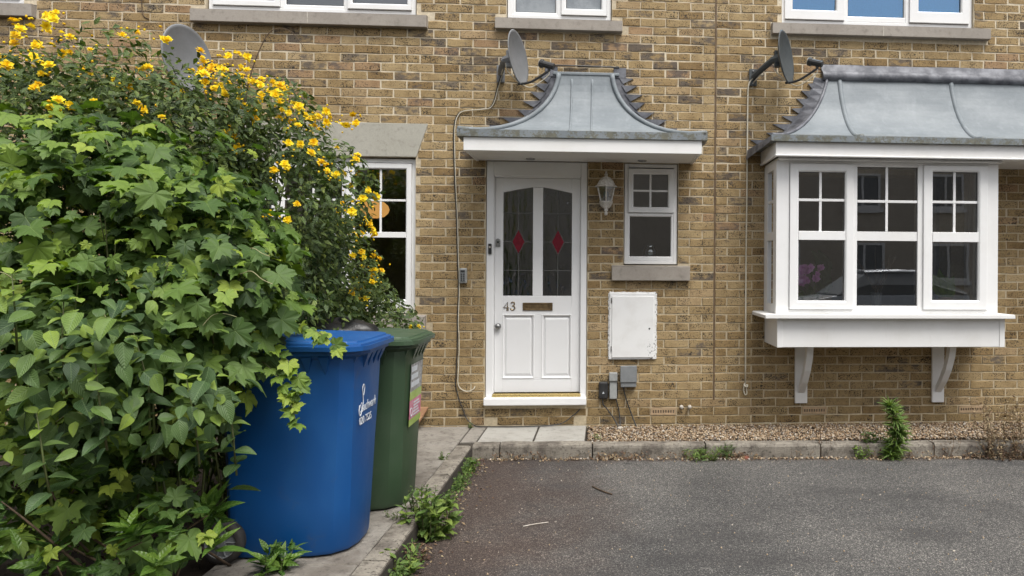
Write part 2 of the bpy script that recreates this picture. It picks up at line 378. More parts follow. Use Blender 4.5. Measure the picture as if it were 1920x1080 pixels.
M_['lance'] = leaf_material("lance_leaf", [(0.0, (0.022, 0.055, 0.014)), (0.5, (0.055, 0.12, 0.022)), (1.0, (0.14, 0.23, 0.035))], 'fine', 0.36, 0.25)
M_['kerria'] = leaf_material("shrub_leaf", [(0.0, (0.027, 0.047, 0.018)), (0.4, (0.062, 0.098, 0.028)), (0.75, (0.125, 0.168, 0.038)), (1.0, (0.22, 0.26, 0.05))], 'none', 0.5, 0.2)
M_['weed'] = leaf_material("weed_leaf", [(0.0, (0.05, 0.09, 0.03)), (0.5, (0.10, 0.17, 0.04)), (1.0, (0.22, 0.29, 0.06))], 'none', 0.55, 0.25)
M_['dry_leaf'] = attr_material("dry_leaf", [(0, (0.07, 0.035, 0.025)), (0.5, (0.16, 0.10, 0.055)), (1, (0.33, 0.27, 0.16))], 0.85)
def lamp_material():
    t = NT("lamp_paper"); b = t.bsdf((0.55, 0.34, 0.14), 0.8)
    b.inputs["Emission Color"].default_value = (1.0, 0.50, 0.14, 1); b.inputs["Emission Strength"].default_value = 0.32
    return t.m
M_['lamp'] = lamp_material()

# ------------------------------------------------------------------ mesh building
ORIGIN = {}          # world origin of every object built (none is rotated unless noted)
class MB:
    def __init__(s): s.v = []; s.f = []; s.c = []; s.cur = None
    def add(s, vs, fs):
        b = len(s.v); s.v.extend([tuple(q) for q in vs])
        for q in fs:
            s.f.append(tuple(i + b for i in q)); s.c.append(s.cur)
        return s
    def box(s, x0, x1, y0, y1, z0, z1):
        v = [(x0, y0, z0), (x1, y0, z0), (x1, y1, z0), (x0, y1, z0), (x0, y0, z1), (x1, y0, z1), (x1, y1, z1), (x0, y1, z1)]
        return s.add(v, [(0, 3, 2, 1), (4, 5, 6, 7), (0, 1, 5, 4), (1, 2, 6, 5), (2, 3, 7, 6), (3, 0, 4, 7)])
    def prism(s, poly, y0, y1):
        """poly of (x, z), counter-clockwise seen from -Y, between y0 (front) and y1 (back)"""
        n = len(poly)
        v = [(x, y0, z) for x, z in poly] + [(x, y1, z) for x, z in poly]
        f = [tuple(range(n)), tuple(range(2 * n - 1, n - 1, -1))]
        f += [(i, i + n, (i + 1) % n + n, (i + 1) % n) for i in range(n)]
        return s.add(v, f)
    def ring(s, X0, X1, Z0, Z1, x0, x1, z0, z1, y0, y1, ch=0.0):
        """frame between an outer and an inner rectangle, chamfered on the inner front edge"""
        o = [(X0, Z0), (X1, Z0), (X1, Z1), (X0, Z1)]; i = [(x0, z0), (x1, z0), (x1, z1), (x0, z1)]
        m = [(x0 - ch, z0 - ch), (x1 + ch, z0 - ch), (x1 + ch, z1 + ch), (x0 - ch, z1 + ch)]
        v = [(x, y0, z) for x, z in o] + [(x, y0, z) for x, z in m] + [(x, y0 + ch, z) for x, z in i] + [(x, y1, z) for x, z in i] + [(x, y1, z) for x, z in o]
        f = []
        for a in range(4):
            b = (a + 1) % 4
            for k in range(4): f.append((a + 4 * k, b + 4 * k, b + 4 * k + 4, a + 4 * k + 4))
            f.append((a + 16, b + 16, b, a))
        return s.add(v, f)
    def tube(s, pts, r, n=6, cap=True):
        pts = [Vector(q) for q in pts]; m = len(pts)
        rr = r if isinstance(r, (list, tuple)) else [r] * m
        v, f = [], []; up = None
        for i, q in enumerate(pts):
            d = (pts[min(i + 1, m - 1)] - pts[max(i - 1, 0)])
            if d.length < 1e-9: d = Vector((0, 0, 1))
            d.normalize()
            if up is None: up = Vector((0, 0, 1)) if abs(d.z) < 0.9 else Vector((1, 0, 0))
            a = d.cross(up)
            if a.length < 1e-6: a = d.orthogonal()
            a.normalize(); b = a.cross(d); up = b
            for k in range(n):
                t = 2 * PI * k / n
                v.append(q + (a * math.cos(t) + b * math.sin(t)) * rr[i])
        for i in range(m - 1):
            for k in range(n):
                f.append((i * n + k, i * n + (k + 1) % n, (i + 1) * n + (k + 1) % n, (i + 1) * n + k))
        if cap:
            f.append(tuple(range(n - 1, -1, -1))); f.append(tuple((m - 1) * n + k for k in range(n)))
        return s.add(v, f)
    def lathe(s, prof, c, axis='z', n=20, a0=0.0, a1=2 * PI):
        """prof of (radius, height) about an axis through c"""
        full = abs(a1 - a0 - 2 * PI) < 1e-6
        k = n if full else n + 1
        v, f = [], []
        for r, h in prof:
            for i in range(k):
                t = a0 + (a1 - a0) * i / n
                a, b = r * math.cos(t), r * math.sin(t)
                v.append({'z': (c[0] + a, c[1] + b, c[2] + h), 'y': (c[0] + a, c[1] + h, c[2] - b), 'x': (c[0] + h, c[1] + a, c[2] + b)}[axis])
        for j in range(len(prof) - 1):
            for i in range(n):
                i2 = (i + 1) % k
                f.append((j * k + i, j * k + i2, (j + 1) * k + i2, (j + 1) * k + i))
        return s.add(v, f)
    def loft(s, loops, cap0=True, cap1=True):
        n = len(loops[0]); v = [q for l in loops for q in l]; f = []
        for j in range(len(loops) - 1):
            for i in range(n):
                f.append((j * n + i, j * n + (i + 1) % n, (j + 1) * n + (i + 1) % n, (j + 1) * n + i))
        if cap0: f.append(tuple(range(n - 1, -1, -1)))
        if cap1: f.append(tuple((len(loops) - 1) * n + i for i in range(n)))
        return s.add(v, f)
    def build(s, name, mat, parent=None, smooth=False, bevel=0.0, origin=None, seg=2):
        vs = np.array(s.v, dtype=float)
        if origin is None:
            lo, hi = vs.min(0), vs.max(0); origin = ((lo[0] + hi[0]) / 2, (lo[1] + hi[1]) / 2, lo[2])
        o = np.array(origin, dtype=float)
        me = bpy.data.meshes.new(name)
        me.from_pydata((vs - o).tolist(), [], s.f)
        if s.c and s.c[0] is not None:
            at = me.color_attributes.new("bc", 'FLOAT_COLOR', 'CORNER')
            cols = []
            for q, c in zip(s.f, s.c): cols.extend([c] * len(q))
            at.data.foreach_set("color", np.array(cols, dtype=np.float32).ravel())
        me.materials.append(M_[mat] if isinstance(mat, str) else mat)
        if smooth: me.polygons.foreach_set("use_smooth", [True] * len(me.polygons))
        me.update()
        return link(name, me, o, parent, bevel, seg)

def link(name, data, origin, parent=None, bevel=0.0, seg=2):
    ob = bpy.data.objects.new(name, data); C.objects.link(ob)
    o = np.array(origin, dtype=float); ORIGIN[ob.name] = o
    if parent is not None:
        ob.parent = parent; ob.location = (o - ORIGIN[parent.name]).tolist()
    else: ob.location = o.tolist()
    if bevel:
        b = ob.modifiers.new("bevel", 'BEVEL'); b.width = bevel; b.segments = seg; b.limit_method = 'ANGLE'; b.angle_limit = math.radians(40)
    return ob

def empty(name, loc, parent=None):
    e = link(name, None, loc, parent); e.empty_display_size = 0.1; return e

def tag(o, label=None, cat=None, group=None, kind=None):
    if label: o['label'] = label
    if cat: o['category'] = cat
    if group: o['group'] = group
    if kind: o['kind'] = kind
    return o

def text(name, body, size, loc, rot, mat, parent=None, extr=0.0008, align='LEFT', shear=0.0, sx=1.0, thin=0.0):
    cu = bpy.data.curves.new(name, 'FONT'); cu.body = body; cu.size = size; cu.extrude = extr; cu.align_x = align; cu.shear = shear; cu.offset = thin
    cu.materials.append(M_[mat])
    tmp = bpy.data.objects.new(name, cu); C.objects.link(tmp)
    bpy.context.view_layer.update()
    me = bpy.data.meshes.new_from_object(tmp.evaluated_get(bpy.context.evaluated_depsgraph_get()))
    bpy.data.objects.remove(tmp)
    o = link(name, me, loc, parent); o.rotation_euler = rot; o.scale = (sx, 1, 1)
    return o

def arc_pts(pts, n=8):
    """smooth polyline through points (Catmull-Rom)"""
    P = [Vector(q) for q in pts]; out = []
    for i in range(len(P) - 1):
        a, b, c, d = P[max(i - 1, 0)], P[i], P[i + 1], P[min(i + 2, len(P) - 1)]
        for k in range(n):
            t = k / n
            out.append(0.5 * ((2 * b) + (c - a) * t + (2 * a - 5 * b + 4 * c - d) * t * t + (3 * b - a - 3 * c + d) * t ** 3))
    out.append(P[-1]); return out

# ------------------------------------------------------------------ ground
DRIVE, PATH = -0.185, -0.075
o = MB().add([(-150, -200, DRIVE), (150, -200, DRIVE), (150, 60, DRIVE), (-150, 60, DRIVE)], [(0, 1, 2, 3)]).build("driveway", 'tarmac')
tag(o, "worn grey tarmac driveway with brown stains near the kerb corner", kind='structure')

def kerb_front(x): return -0.70 - 0.028 * (x + 2.0)      # outer edge of the kerb that runs along the houses
def stone_prism(x0, x1, ya, yb, z0, z1, rad=0.022):
    """kerb stone along X with a rounded top outer edge; ya(x) outer edge, depth yb"""
    prof = [(0, z0), (0, z1 - rad), (rad * 0.3, z1 - rad * 0.3), (rad, z1), (yb, z1), (yb, z0)]
    loops = []
    n = 8
    for i in range(n + 1):
        x = x0 + (x1 - x0) * i / n
        loops.append([(x, ya(x) + d + random.uniform(-.0025, .0025), z + (random.uniform(-.002, .003) if z > z0 else 0)) for d, z in prof])
    return MB().loft(loops)
kerb = MB().box(-2.0, 6.0, -0.66, -0.60, DRIVE - .05, PATH - .03).build("kerb", 'dirt_joint')
tag(kerb, "weathered concrete kerb edging the driveway", kind='structure')
xs = [-2.005, -1.79, -1.07, -0.18, 0.735, 1.65, 2.565, 3.48, 4.39, 5.3]
for a, b in zip(xs[:-1], xs[1:]):
    stone_prism(a + .005, b - .005, kerb_front, 0.115, DRIVE - .05, PATH + random.uniform(-.004, .003)).build("kerb_stone", 'kerb', kerb, smooth=False)
ys = [-0.705, -1.50, -2.385, -2.92, -3.80, -4.7, -5.6]
for a, b in zip(ys[:-1], ys[1:]):
    m = MB(); prof = [(0, DRIVE - .05), (0, PATH - .022), (.007, PATH - .007), (.022, PATH), (.115, PATH), (.115, DRIVE - .05)]
    loops = []
    for i in range(9):
        y = (a - .006) + (b + .006 - a + .006) * i / 8
        loops.append([(-2.005 - d + random.uniform(-.003, .003), y, z + (random.uniform(-.003, .003) if z > DRIVE - .04 else 0)) for d, z in prof])
    m.loft([l[::-1] for l in loops]); m.build("kerb_stone", 'kerb', kerb)

path = MB().box(-2.80, -2.0, -5.6, 0.0, DRIVE - .06, PATH - .014).box(-2.0, -1.128, -0.585, 0.0, DRIVE - .06, PATH - .014).build("path", 'dirt_joint')
tag(path, "concrete flagstone path beside the bins and door", kind='structure')
def slab(x0, x1, y0, y1, mat='slab'):
    j = lambda: random.uniform(-.003, .003)
    z1 = PATH + random.uniform(-.003, .002)
    lo = [(x0 + j(), y0 + j()), (x1 + j(), y0 + j()), (x1 + j(), y1 + j()), (x0 + j(), y1 + j())]
    cx, cy = (x0 + x1) / 2, (y0 + y1) / 2
    loops = [[(x, y, PATH - .05) for x, y in lo], [(x, y, z1 - .006) for x, y in lo], [(x + (.006 if x < cx else -.006), y + (.006 if y < cy else -.006), z1) for x, y in lo]]
    MB().loft(loops).build("paving_slab", mat, path)
yy = [-0.02, -0.62, -1.53, -2.02, -2.52, -2.955, -3.86, -4.77]
for a, b in zip(yy[:-1], yy[1:]): slab(-2.785, -2.130, b + .006, a - .006)
slab(-2.118, -1.995, -0.575, -0.02)
slab(-1.985, -1.550, -0.575, -0.02, 'pale_slab'); slab(-1.538, -1.135, -0.575, -0.02, 'pale_slab')

bed = MB()
nx, ny = 40, 60
vs = [(-7.5 + 4.69 * i / nx, -6.0 + 6.0 * j / ny, PATH - .04 + .05 * math.sin(i * 1.7) * math.sin(j * 1.3) * (0 < i < nx) + random.uniform(-.015, .015)) for j in range(ny + 1) for i in range(nx + 1)]
bed.add(vs, [(j * (nx + 1) + i, j * (nx + 1) + i + 1, (j + 1) * (nx + 1) + i + 1, (j + 1) * (nx + 1) + i) for j in range(ny) for i in range(nx)])
tag(bed.build("soil_bed", 'soil', smooth=True), "dark soil planting bed under the shrubs", kind='structure')
tag(MB().box(-1.125, 5.3, -0.63, 0.0, DRIVE - .06, PATH - .03).build("gravel_bed", 'soil'), "narrow bed below the house walls", kind='structure')

def joined(name, mat, V, F, col, parent=None, uv=None, smooth=False, origin=(0, 0, 0)):
    """V (n,k,3) copies of one mesh with faces F (list of tuples), per-copy value col -> one object"""
    n, k, _ = V.shape
    me = bpy.data.meshes.new(name)
    nf = len(F); ln = np.array([len(q) for q in F]); flat = np.concatenate([np.array(q) for q in F])
    loops = (flat[None, :] + (np.arange(n) * k)[:, None]).ravel()
    me.vertices.add(n * k); me.vertices.foreach_set("co", (V.reshape(-1, 3) - np.array(origin)).astype(np.float32).ravel())
    me.loops.add(len(loops)); me.loops.foreach_set("vertex_index", loops.astype(np.int32))
    tot = np.tile(ln, n); st = np.concatenate([[0], np.cumsum(tot)[:-1]])
    me.polygons.add(n * nf); me.polygons.foreach_set("loop_start", st.astype(np.int32)); me.polygons.foreach_set("loop_total", tot.astype(np.int32))
    if smooth: me.polygons.foreach_set("use_smooth", np.ones(n * nf, dtype=bool))
    at = me.color_attributes.new("lc", 'FLOAT_COLOR', 'POINT')
    cc = np.ones((n, k, 4), np.float32); cc[:, :, 0] = col[:, None]; cc[:, :, 1] = rng.random(n)[:, None]
    at.data.foreach_set("color", cc.ravel())
    if uv is not None:
        u = me.uv_layers.new(name="UVMap")
        uu = np.tile(np.array(uv, np.float32)[flat], (n, 1)); u.data.foreach_set("uv", uu.ravel())
    me.materials.append(M_[mat]); me.update(); me.validate()
    return link(name, me, origin, parent)

def rot_rand(n):
    q = rng.normal(size=(n, 4)); q /= np.linalg.norm(q, axis=1)[:, None]
    w_, x, y, z = q.T
    return np.stack([np.stack([1 - 2 * (y * y + z * z), 2 * (x * y - z * w_), 2 * (x * z + y * w_)], -1),
                     np.stack([2 * (x * y + z * w_), 1 - 2 * (x * x + z * z), 2 * (y * z - x * w_)], -1),
                     np.stack([2 * (x * z - y * w_), 2 * (y * z + x * w_), 1 - 2 * (x * x + y * y)], -1)], 1)
OCT_V = np.array([(1, 0, 0), (-1, 0, 0), (0, 1, 0), (0, -1, 0), (0, 0, 1), (0, 0, -1), (.62, .62, .4), (-.62, .62, .4), (-.62, -.62, .4), (.62, -.62, .4), (.62, .62, -.45), (-.62, .62, -.45), (-.62, -.62, -.45), (.62, -.62, -.45)])
OCT_F = [(4, 9, 0, 6), (4, 6, 2, 7), (4, 7, 1, 8), (4, 8, 3, 9), (5, 10, 0, 13), (5, 11, 2, 10), (5, 12, 1, 11), (5, 13, 3, 12), (0, 10, 2, 6), (2, 11, 1, 7), (1, 12, 3, 8), (3, 13, 0, 9)]
def pebbles(name, n, xy, smin, smax, z, label, mat='pebble', flat=0.75, colf=None, zr=0.012):
    P = np.stack([xy[0], xy[1], z + rng.random(n) * zr], -1)
    sz = smin + (smax - smin) * rng.random((n, 1)) ** 1.6
    ax = np.stack([rng.uniform(.8, 1.2, n), rng.uniform(.6, 1.0, n), rng.uniform(.5, flat, n)], -1) * sz / 2
    R = rot_rand(n)
    L = OCT_V[None] * ax[:, None, :] * rng.uniform(.82, 1.15, (n, len(OCT_V), 1))
    V = np.einsum('nij,nkj->nki', R, L) + P[:, None, :]
    c = rng.random(n) if colf is None else colf
    return tag(joined(name, mat, V, OCT_F, c, smooth=True), label, kind='stuff')
n = 13500
gx = rng.uniform(-1.11, 3.3, n); gy = rng.uniform(-0.60, -0.004, n)
gy = np.clip(gy, kerb_front(gx) + .125, None)
pebbles("gravel", n, (gx, gy), .012, .025, PATH - .022, "loose brown and cream gravel along the wall", zr=.02)
# gravel spilled over the kerb and chips on the tarmac
n = 520
gx = np.concatenate([rng.uniform(-.6, 3.2, 420), rng.uniform(-1.95, -.6, 100)]); gy = kerb_front(gx) - np.abs(rng.normal(0, .035, n)) - .01
pebbles("spilled_gravel", n, (gx, gy), .010, .028, DRIVE + .004, "pale gravel spilled along the foot of the kerb", colf=rng.uniform(.35, 1, n), zr=.004)
n = 1500
gx = rng.uniform(-2, 3.2, n); gy = rng.uniform(-4.5, -.8, n)
pebbles("stone_chips", n, (gx, gy), .004, .014, DRIVE + .001, "tiny pale stone chips scattered on the tarmac", colf=rng.uniform(.55, 1, n), zr=.002)

# ------------------------------------------------------------------ houses: wall, mortar, bricks
H43 = tag(empty("terraced_house", (-3.0, 0.1, PATH)), "yellow stock brick house with white front door under a curved metal canopy", "house")
HNB = tag(empty("terraced_house", (2.0, 0.1, PATH)), "neighbouring brick house with a projecting white box bay window", "house")
OPEN = [  # (x0, x1, z0, z1) openings through the wall
    (-4.385, -2.622, 3.49, 4.75), (-4.385, -2.622, 0.895, 2.26), (-1.850, -0.930, 3.49, 4.75),
    (-0.812, -0.331, 1.335, 2.24), (-2.017, -1.133, 0.10, 2.25), (-7.4, -5.85, 3.49, 4.75)]
OPEN_NB = [(0.596, 2.380, 3.515, 4.75), (0.66, 2.18, 0.98, 2.17)]
CUT = [  # stone and other pieces that take the place of bricks
    (-4.485, -2.525, 3.375, 3.49), (-4.485, -2.525, 0.752, 0.895), (-1.942, -0.836, 3.385, 3.49), (-0.915, -0.226, 1.20, 1.335),
    (0.50, 2.512, 3.408, 3.515), (0.47, 2.35, 0.68, 2.30), (-7.5, -5.75, 3.375, 3.49),
    (-0.566, -0.336, 0.005, 0.07), (0.80, 1.03, 0.005, 0.07), (2.255, 2.485, 0.005, 0.07)]
def lint_x(z): # splayed ends of the flat stone arch
    t = (z - 2.26) / .285; return -4.39 - .10 * t, -2.617 + .10 * t

def brick_piece(mb, x0, x1, z0, z1, yf, bc, w_=0.0):
    """one brick: irregular front outline, chamfer, sides; built in world (or local) coordinates"""
    mb.cur = (*bc, 1)
    L = x1 - x0
    us = [0, .34, .67, 1] if L > .15 else [0, 1]
    j = lambda a=.0028: random.uniform(-a, a)
    bot = [(x0 + L * u + j(), z0 + j()) for u in us]; top = [(x0 + L * u + j(), z1 + j()) for u in us][::-1]
    out = bot + top; n = len(out)
    cx, cz = (x0 + x1) / 2, (z0 + z1) / 2
    ch = random.uniform(.002, .005)
    inn = []
    for (x, z) in out:
        ix = x + (ch if x < x0 + .01 else -ch if x > x1 - .01 else 0); iz = z + (ch if z < cz else -ch)
        inn.append((ix + j(.001), iz + j(.001)))
    tilt = random.uniform(-.0015, .0015)
    v = [(x, yf + tilt * (1 if x < cx else -1), z) for x, z in inn] + [(x, yf + .005, z) for x, z in out] + [(x, yf + .1, z) for x, z in out]
    f = [tuple(range(n))]
    for a in range(n):
        b = (a + 1) % n
        f += [(a, a + n, b + n, b), (a + n, a + 2 * n, b + 2 * n, b + n)]
    mb.add(v, f)

def brick_col(z):
    r = min(1, max(0, random.gauss(.5, .24)))
    up = min(1, max(0, (z - .9) / 1.6))
    g = 0.0
    q = random.random()
    if q < .014 + .14 * up: g = random.uniform(.42, .85)
    elif q < .16 + .40 * up: g = random.uniform(.22, .5)
    return (r, g, random.random())

VAR = []
for i in range(36):                       # shared mesh data for the bricks that are single objects
    mb = MB(); bc = brick_col(0.6 if i % 2 else 2.6)
    brick_piece(mb, -.1075, .1075, -.0335, .0335, 0.0, bc)
    o = mb.build("brick", 'brick', None, origin=(0, 0, 0)); VAR.append(o.data); bpy.data.objects.remove(o)

def cuts_for(z0, z1, lst):
    iv = []
    for (a, b, c, d) in lst:
        ov = min(z1, d) - max(z0, c)
        if ov > .022: iv.append((a - .004, b + .004))
    if z1 > 2.285 and z0 < 2.52: a, b = lint_x((z0 + z1) / 2); iv.append((a - .006, b + .006))
    return sorted(iv)

def bush_hides(x, z):
    return x < -2.60 and z < 2.62 + .32 * min(1, (-2.9 - x) / 1.0 if x < -2.9 else 0)

pieces = []                               # (x0, x1, z0, z1, full)
for row in range(-2, 62):
    z0 = row * .075 + .004; z1 = z0 + .067
    iv = cuts_for(z0, z1, OPEN + OPEN_NB + CUT)
    brk = [-9.0, 5.3]
    if row >= 2: brk.append(0.0)
    if row < 1: brk += [-2.02, -1.135]
    segs = []; last = -9.0
    brk = sorted(brk)
    for a, b in zip(brk[:-1], brk[1:]):
        gap = .010 if (row >= 2 and (a == 0.0)) else .002
        gap2 = .010 if (row >= 2 and (b == 0.0)) else .002
        cur = a + gap
        for (p_, q_) in iv:
            if q_ < a or p_ > b: continue
            if p_ > cur: segs.append((cur, min(p_, b - gap2)))
            cur = max(cur, q_)
        if cur < b - gap2: segs.append((cur, b - gap2))
    off = (row % 2) * .1125
    for (a, b) in segs:
        k0 = math.floor((a - off) / .225)
        x = k0 * .225 + off
        base = x
        while x < b:
            l, r = max(a, x + .005 + random.uniform(-.002, .002)), min(b, x + .22 + random.uniform(-.002, .002))
            if l == a and r - l < .05 and r < b: x += .225; continue
            if r - l > .04: pieces.append((l, r, z0, z1, abs((r - l) - .215) < .01))
            x += .225

def score(pc):
    x, z = (pc[0] + pc[1]) / 2, (pc[2] + pc[3]) / 2
    if not pc[4] or x < -5.9 or x > 2.7 or z > 3.52 or z < -.08: return -1
    if bush_hides(x, z): return -1
    if -2.12 < x < -.2 and 2.2 < z < 2.75: return -1
    if .3 < x and .62 < z < 3.1: return -1
    return 1 / (CAM - Vector((x, 0, z))).length + random.random() * .004
for H, lo, hi in ((H43, -9, 0), (HNB, 0, 6)):
    mine = [p_ for p_ in pieces if lo <= (p_[0] + p_[1]) / 2 < hi]
    ranked = sorted(mine, key=score, reverse=True)
    solo = [p_ for p_ in ranked[:300] if score(p_) > 0]; ss = set(solo)
    # mortar core: grid of cells with the openings left out
    op = [q for q in OPEN + OPEN_NB if lo <= (q[0] + q[1]) / 2 < hi]
    x_lo, x_hi = (-9.0, 0.0) if hi == 0 else (0.0, 5.3)
    gx_ = sorted({x_lo, x_hi} | {q[0] for q in op} | {q[1] for q in op}); gz_ = sorted({-.25, 5.4} | {q[2] for q in op} | {q[3] for q in op})
    mb = MB(); YF, YB = .0042, .24
    inside = lambda x, z: any(q[0] < x < q[1] and q[2] < z < q[3] for q in op)
    for i in range(len(gx_) - 1):
        for k in range(len(gz_) - 1):
            a, b, c, d = gx_[i], gx_[i + 1], gz_[k], gz_[k + 1]
            if inside((a + b) / 2, (c + d) / 2): continue
            mb.add([(a, YF, c), (b, YF, c), (b, YF, d), (a, YF, d), (a, YB, c), (b, YB, c), (b, YB, d), (a, YB, d)], [(0, 1, 2, 3), (7, 6, 5, 4)])
    for (a, b, c, d) in op:              # reveals
        mb.add([(a, YF, c), (b, YF, c), (b, YF, d), (a, YF, d), (a, YB, c), (b, YB, c), (b, YB, d), (a, YB, d)], [(0, 4, 5, 1), (1, 5, 6, 2), (2, 6, 7, 3), (3, 7, 4, 0)])
    mb.add([(x_lo, YF, 5.4), (x_hi, YF, 5.4), (x_hi, YB, 5.4), (x_lo, YB, 5.4)], [(0, 1, 2, 3)])
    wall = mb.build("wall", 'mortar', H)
    st = MB()
    for p_ in mine:
        if p_ in ss: continue
        bc = brick_col(p_[2])
        if p_[3] < .09 and -2.02 < p_[0] < -1.14: yf = .012
        else: yf = random.uniform(-.0022, .0022)
        brick_piece(st, *p_[:4], yf, bc)
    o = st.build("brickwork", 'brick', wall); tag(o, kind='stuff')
    for p_ in solo:
        up = p_[2] > 1.6
        i = random.choice(range(0, 36, 2)) if (up and random.random() < .75) else random.choice(range(1, 36, 2))
        o = link("brick", VAR[i], ((p_[0] + p_[1]) / 2, random.uniform(-.0022, .0022), (p_[2] + p_[3]) / 2), wall)
        if random.random() < .5: o.rotation_euler = (0, PI, 0); o.scale = (1, 1, 1)
    # dark rooms behind the glass
    X0, X1 = (-9.0, -.06) if hi == 0 else (.06, 5.3)
    r = MB()
    def room(x0, x1, y0, y1, z0, z1):
        v = [(x0, y0, z0), (x1, y0, z0), (x1, y1, z0), (x0, y1, z0), (x0, y0, z1), (x1, y0, z1), (x1, y1, z1), (x0, y1, z1)]
        r.add(v, [(0, 1, 2, 3), (7, 6, 5, 4), (1, 5, 6, 2), (2, 6, 7, 3), (3, 7, 4, 0)])
    for z0_, z1_ in ((.06, 2.72), (2.9, 5.3)):
        if hi == 0:
            room(X0, -2.33, .235, 3.8, z0_, z1_); room(-2.30, -1.02, .235, 3.8, z0_, z1_); room(-1.0, X1, .235, 3.0, z0_, z1_)
        else: room(X0, X1, .235, 2.6, z0_, z1_)
    r.build("interior", 'room', H)

tag(MB().box(-.008, .008, -.0005, .05, .135, 5.4).build("movement_joint", 'joint', H43), "thin brown sealed joint between the two houses")

# stone sills, lintel
def sill(par, x0, x1, z0, z1, proj=.055, joint=None, stool=.09):
    s_ = MB()
    s_.prism([(x0, z0), (x1, z0), (x1, z1 - .012), (x0, z1 - .012)], -proj, .0)
    s_.add([(x0, -proj, z1 - .012), (x1, -proj, z1 - .012), (x1, .09, z1), (x0, .09, z1), (x0, 0, z1 - .012), (x1, 0, z1 - .012)], [(0, 1, 2, 3)])
    s_.prism([(x0, z0), (x1, z0), (x1, z1), (x0, z1)], .0, .1)
    o = s_.build("window_sill", 'stone', par, bevel=.004)
    if joint is not None:
        MB().box(joint - .004, joint + .004, -proj - .0015, 0, z0 + .002, z1 - .012).build("sill_joint", 'chalk', o)
    return o

def window(H, name, X0, X1, Z0, Z1, y, lights, sill_kw=None, glass='glass', fr=.035):
    """frame with lights: (x0, x1, glass x0, x1, list of (z0, z1, bars), opening?)"""
    root = empty(name, ((X0 + X1) / 2, y, Z0), H)
    f = MB(); yb = y + .065
    edges = [X0] + [l[0] for l in lights[1:]] + [X1]
    xs_ = []
    f.box(X0, X0 + fr, y, yb, Z0, Z1); f.box(X1 - fr, X1, y, yb, Z0, Z1)
    f.box(X0 + fr, X1 - fr, y + .001, yb, Z0, Z0 + fr); f.box(X0 + fr, X1 - fr, y + .001, yb, Z1 - fr, Z1)
    for a, b in zip(lights[:-1], lights[1:]):
        f.box(a[1] - .001, b[0] + .001, y + .002, yb, Z0 + fr, Z1 - fr)
    f.build("frame", 'white', root, bevel=.003)
    for (x0, x1, gx0, gx1, rows, sash) in lights:
        z_lo, z_hi = rows[0][0], rows[-1][1]
        yg = y + (.012 if sash else .022)
        if sash:
            sz0 = min(z_lo - .05, Z0 + fr + .006) if z_lo - Z0 < .25 else z_lo - .05
            sz1 = min(z_hi + .05, Z1 - .008)
            sm = MB(); ys_ = y - .016
            sm.ring(x0 + .002, x1 - .002, sz0, sz1, gx0, gx1, z_lo, z_hi, ys_, y + .05, .010)
            for a, b in zip(rows[:-1], rows[1:]): sm.box(gx0 - .001, gx1 + .001, ys_ + .002, y + .05, a[1], b[0])
            so = sm.build("sash", 'white', root, bevel=.0025)
        else:
            sm = MB()
            sm.ring(x0, x1, max(Z0 + fr * .3, z_lo - .05), min(Z1 - .003, z_hi + .05), gx0, gx1, z_lo, z_hi, y + .006, y + .05, .008)
            for a, b in zip(rows[:-1], rows[1:]): sm.box(gx0 - .001, gx1 + .001, y + .008, y + .05, a[1], b[0])
            so = sm.build("bead", 'white', root, bevel=.002)
        for (z0, z1, bars) in rows:
            MB().add([(gx0 - .004, yg, z0 - .004), (gx1 + .004, yg, z0 - .004), (gx1 + .004, yg, z1 + .004), (gx0 - .004, yg, z1 + .004)], [(0, 1, 2, 3)]).build("pane", glass, root)
            MB().ring(gx0 - .001, gx1 + .001, z0 - .001, z1 + .001, gx0 + .0035, gx1 - .0035, z0 + .0035, z1 - .0035, yg - .0045, yg - .001).build("gasket", 'rubber', root)
            g = MB()
            for b in bars:
                if b[0] == 'v': g.box(b[1] - .009, b[1] + .009, yg - .009, yg - .001, z0 + .0005, z1 - .0005)
                else: g.box(gx0 + .0005, gx1 - .0005, yg - .0105, yg - .0012, b[1] - .009, b[1] + .009)
            if bars: g.build("glazing_bar", 'white', root, bevel=.002)
    if sill_kw:
        s_ = sill(root, **sill_kw)
    return root

# upper windows (only their feet are in view)
W1 = window(H43, "window", -4.372, -2.635, 3.500, 4.72, .03, [
    (-4.338, -3.778, -4.29, -3.83, [(3.592, 4.64, [])], True), (-3.748, -3.242, -3.735, -3.255, [(3.568, 4.67, [])], False), (-3.213, -2.668, -3.172, -2.708, [(3.592, 4.64, [])], True)],
    dict(x0=-4.485, x1=-2.525, z0=3.375, z1=3.49, joint=-3.52), 'upper_glass')
W2 = window(H43, "window", -1.843, -.937, 3.500, 4.72, .03, [
    (-1.808, -1.405, -1.776, -1.424, [(3.562, 4.67, [])], False), (-1.375, -.972, -1.333, -1.022, [(3.598, 4.64, [])], True)],
    dict(x0=-1.942, x1=-.836, z0=3.385, z1=3.49), 'frosted')
W3 = window(HNB, "window", .603, 2.374, 3.523, 4.72, .03, [
    (.625, 1.178, .70, 1.098, [(3.652, 4.62, [])], True), (1.203, 1.752, 1.216, 1.738, [(3.612, 4.66, [])], False), (1.782, 2.345, 1.868, 2.268, [(3.668, 4.62, [])], True)],
    dict(x0=.50, x1=2.512, z0=3.408, z1=3.515, joint=1.51), 'sky_tint')
W5 = window(H43, "window", -7.39, -5.86, 3.500, 4.72, .03, [
    (-7.35, -6.64, -7.30, -6.69, [(3.592, 4.64, [])], True), (-6.61, -5.90, -6.56, -5.95, [(3.592, 4.64, [])], True)],
    dict(x0=-7.5, x1=-5.75, z0=3.375, z1=3.49))
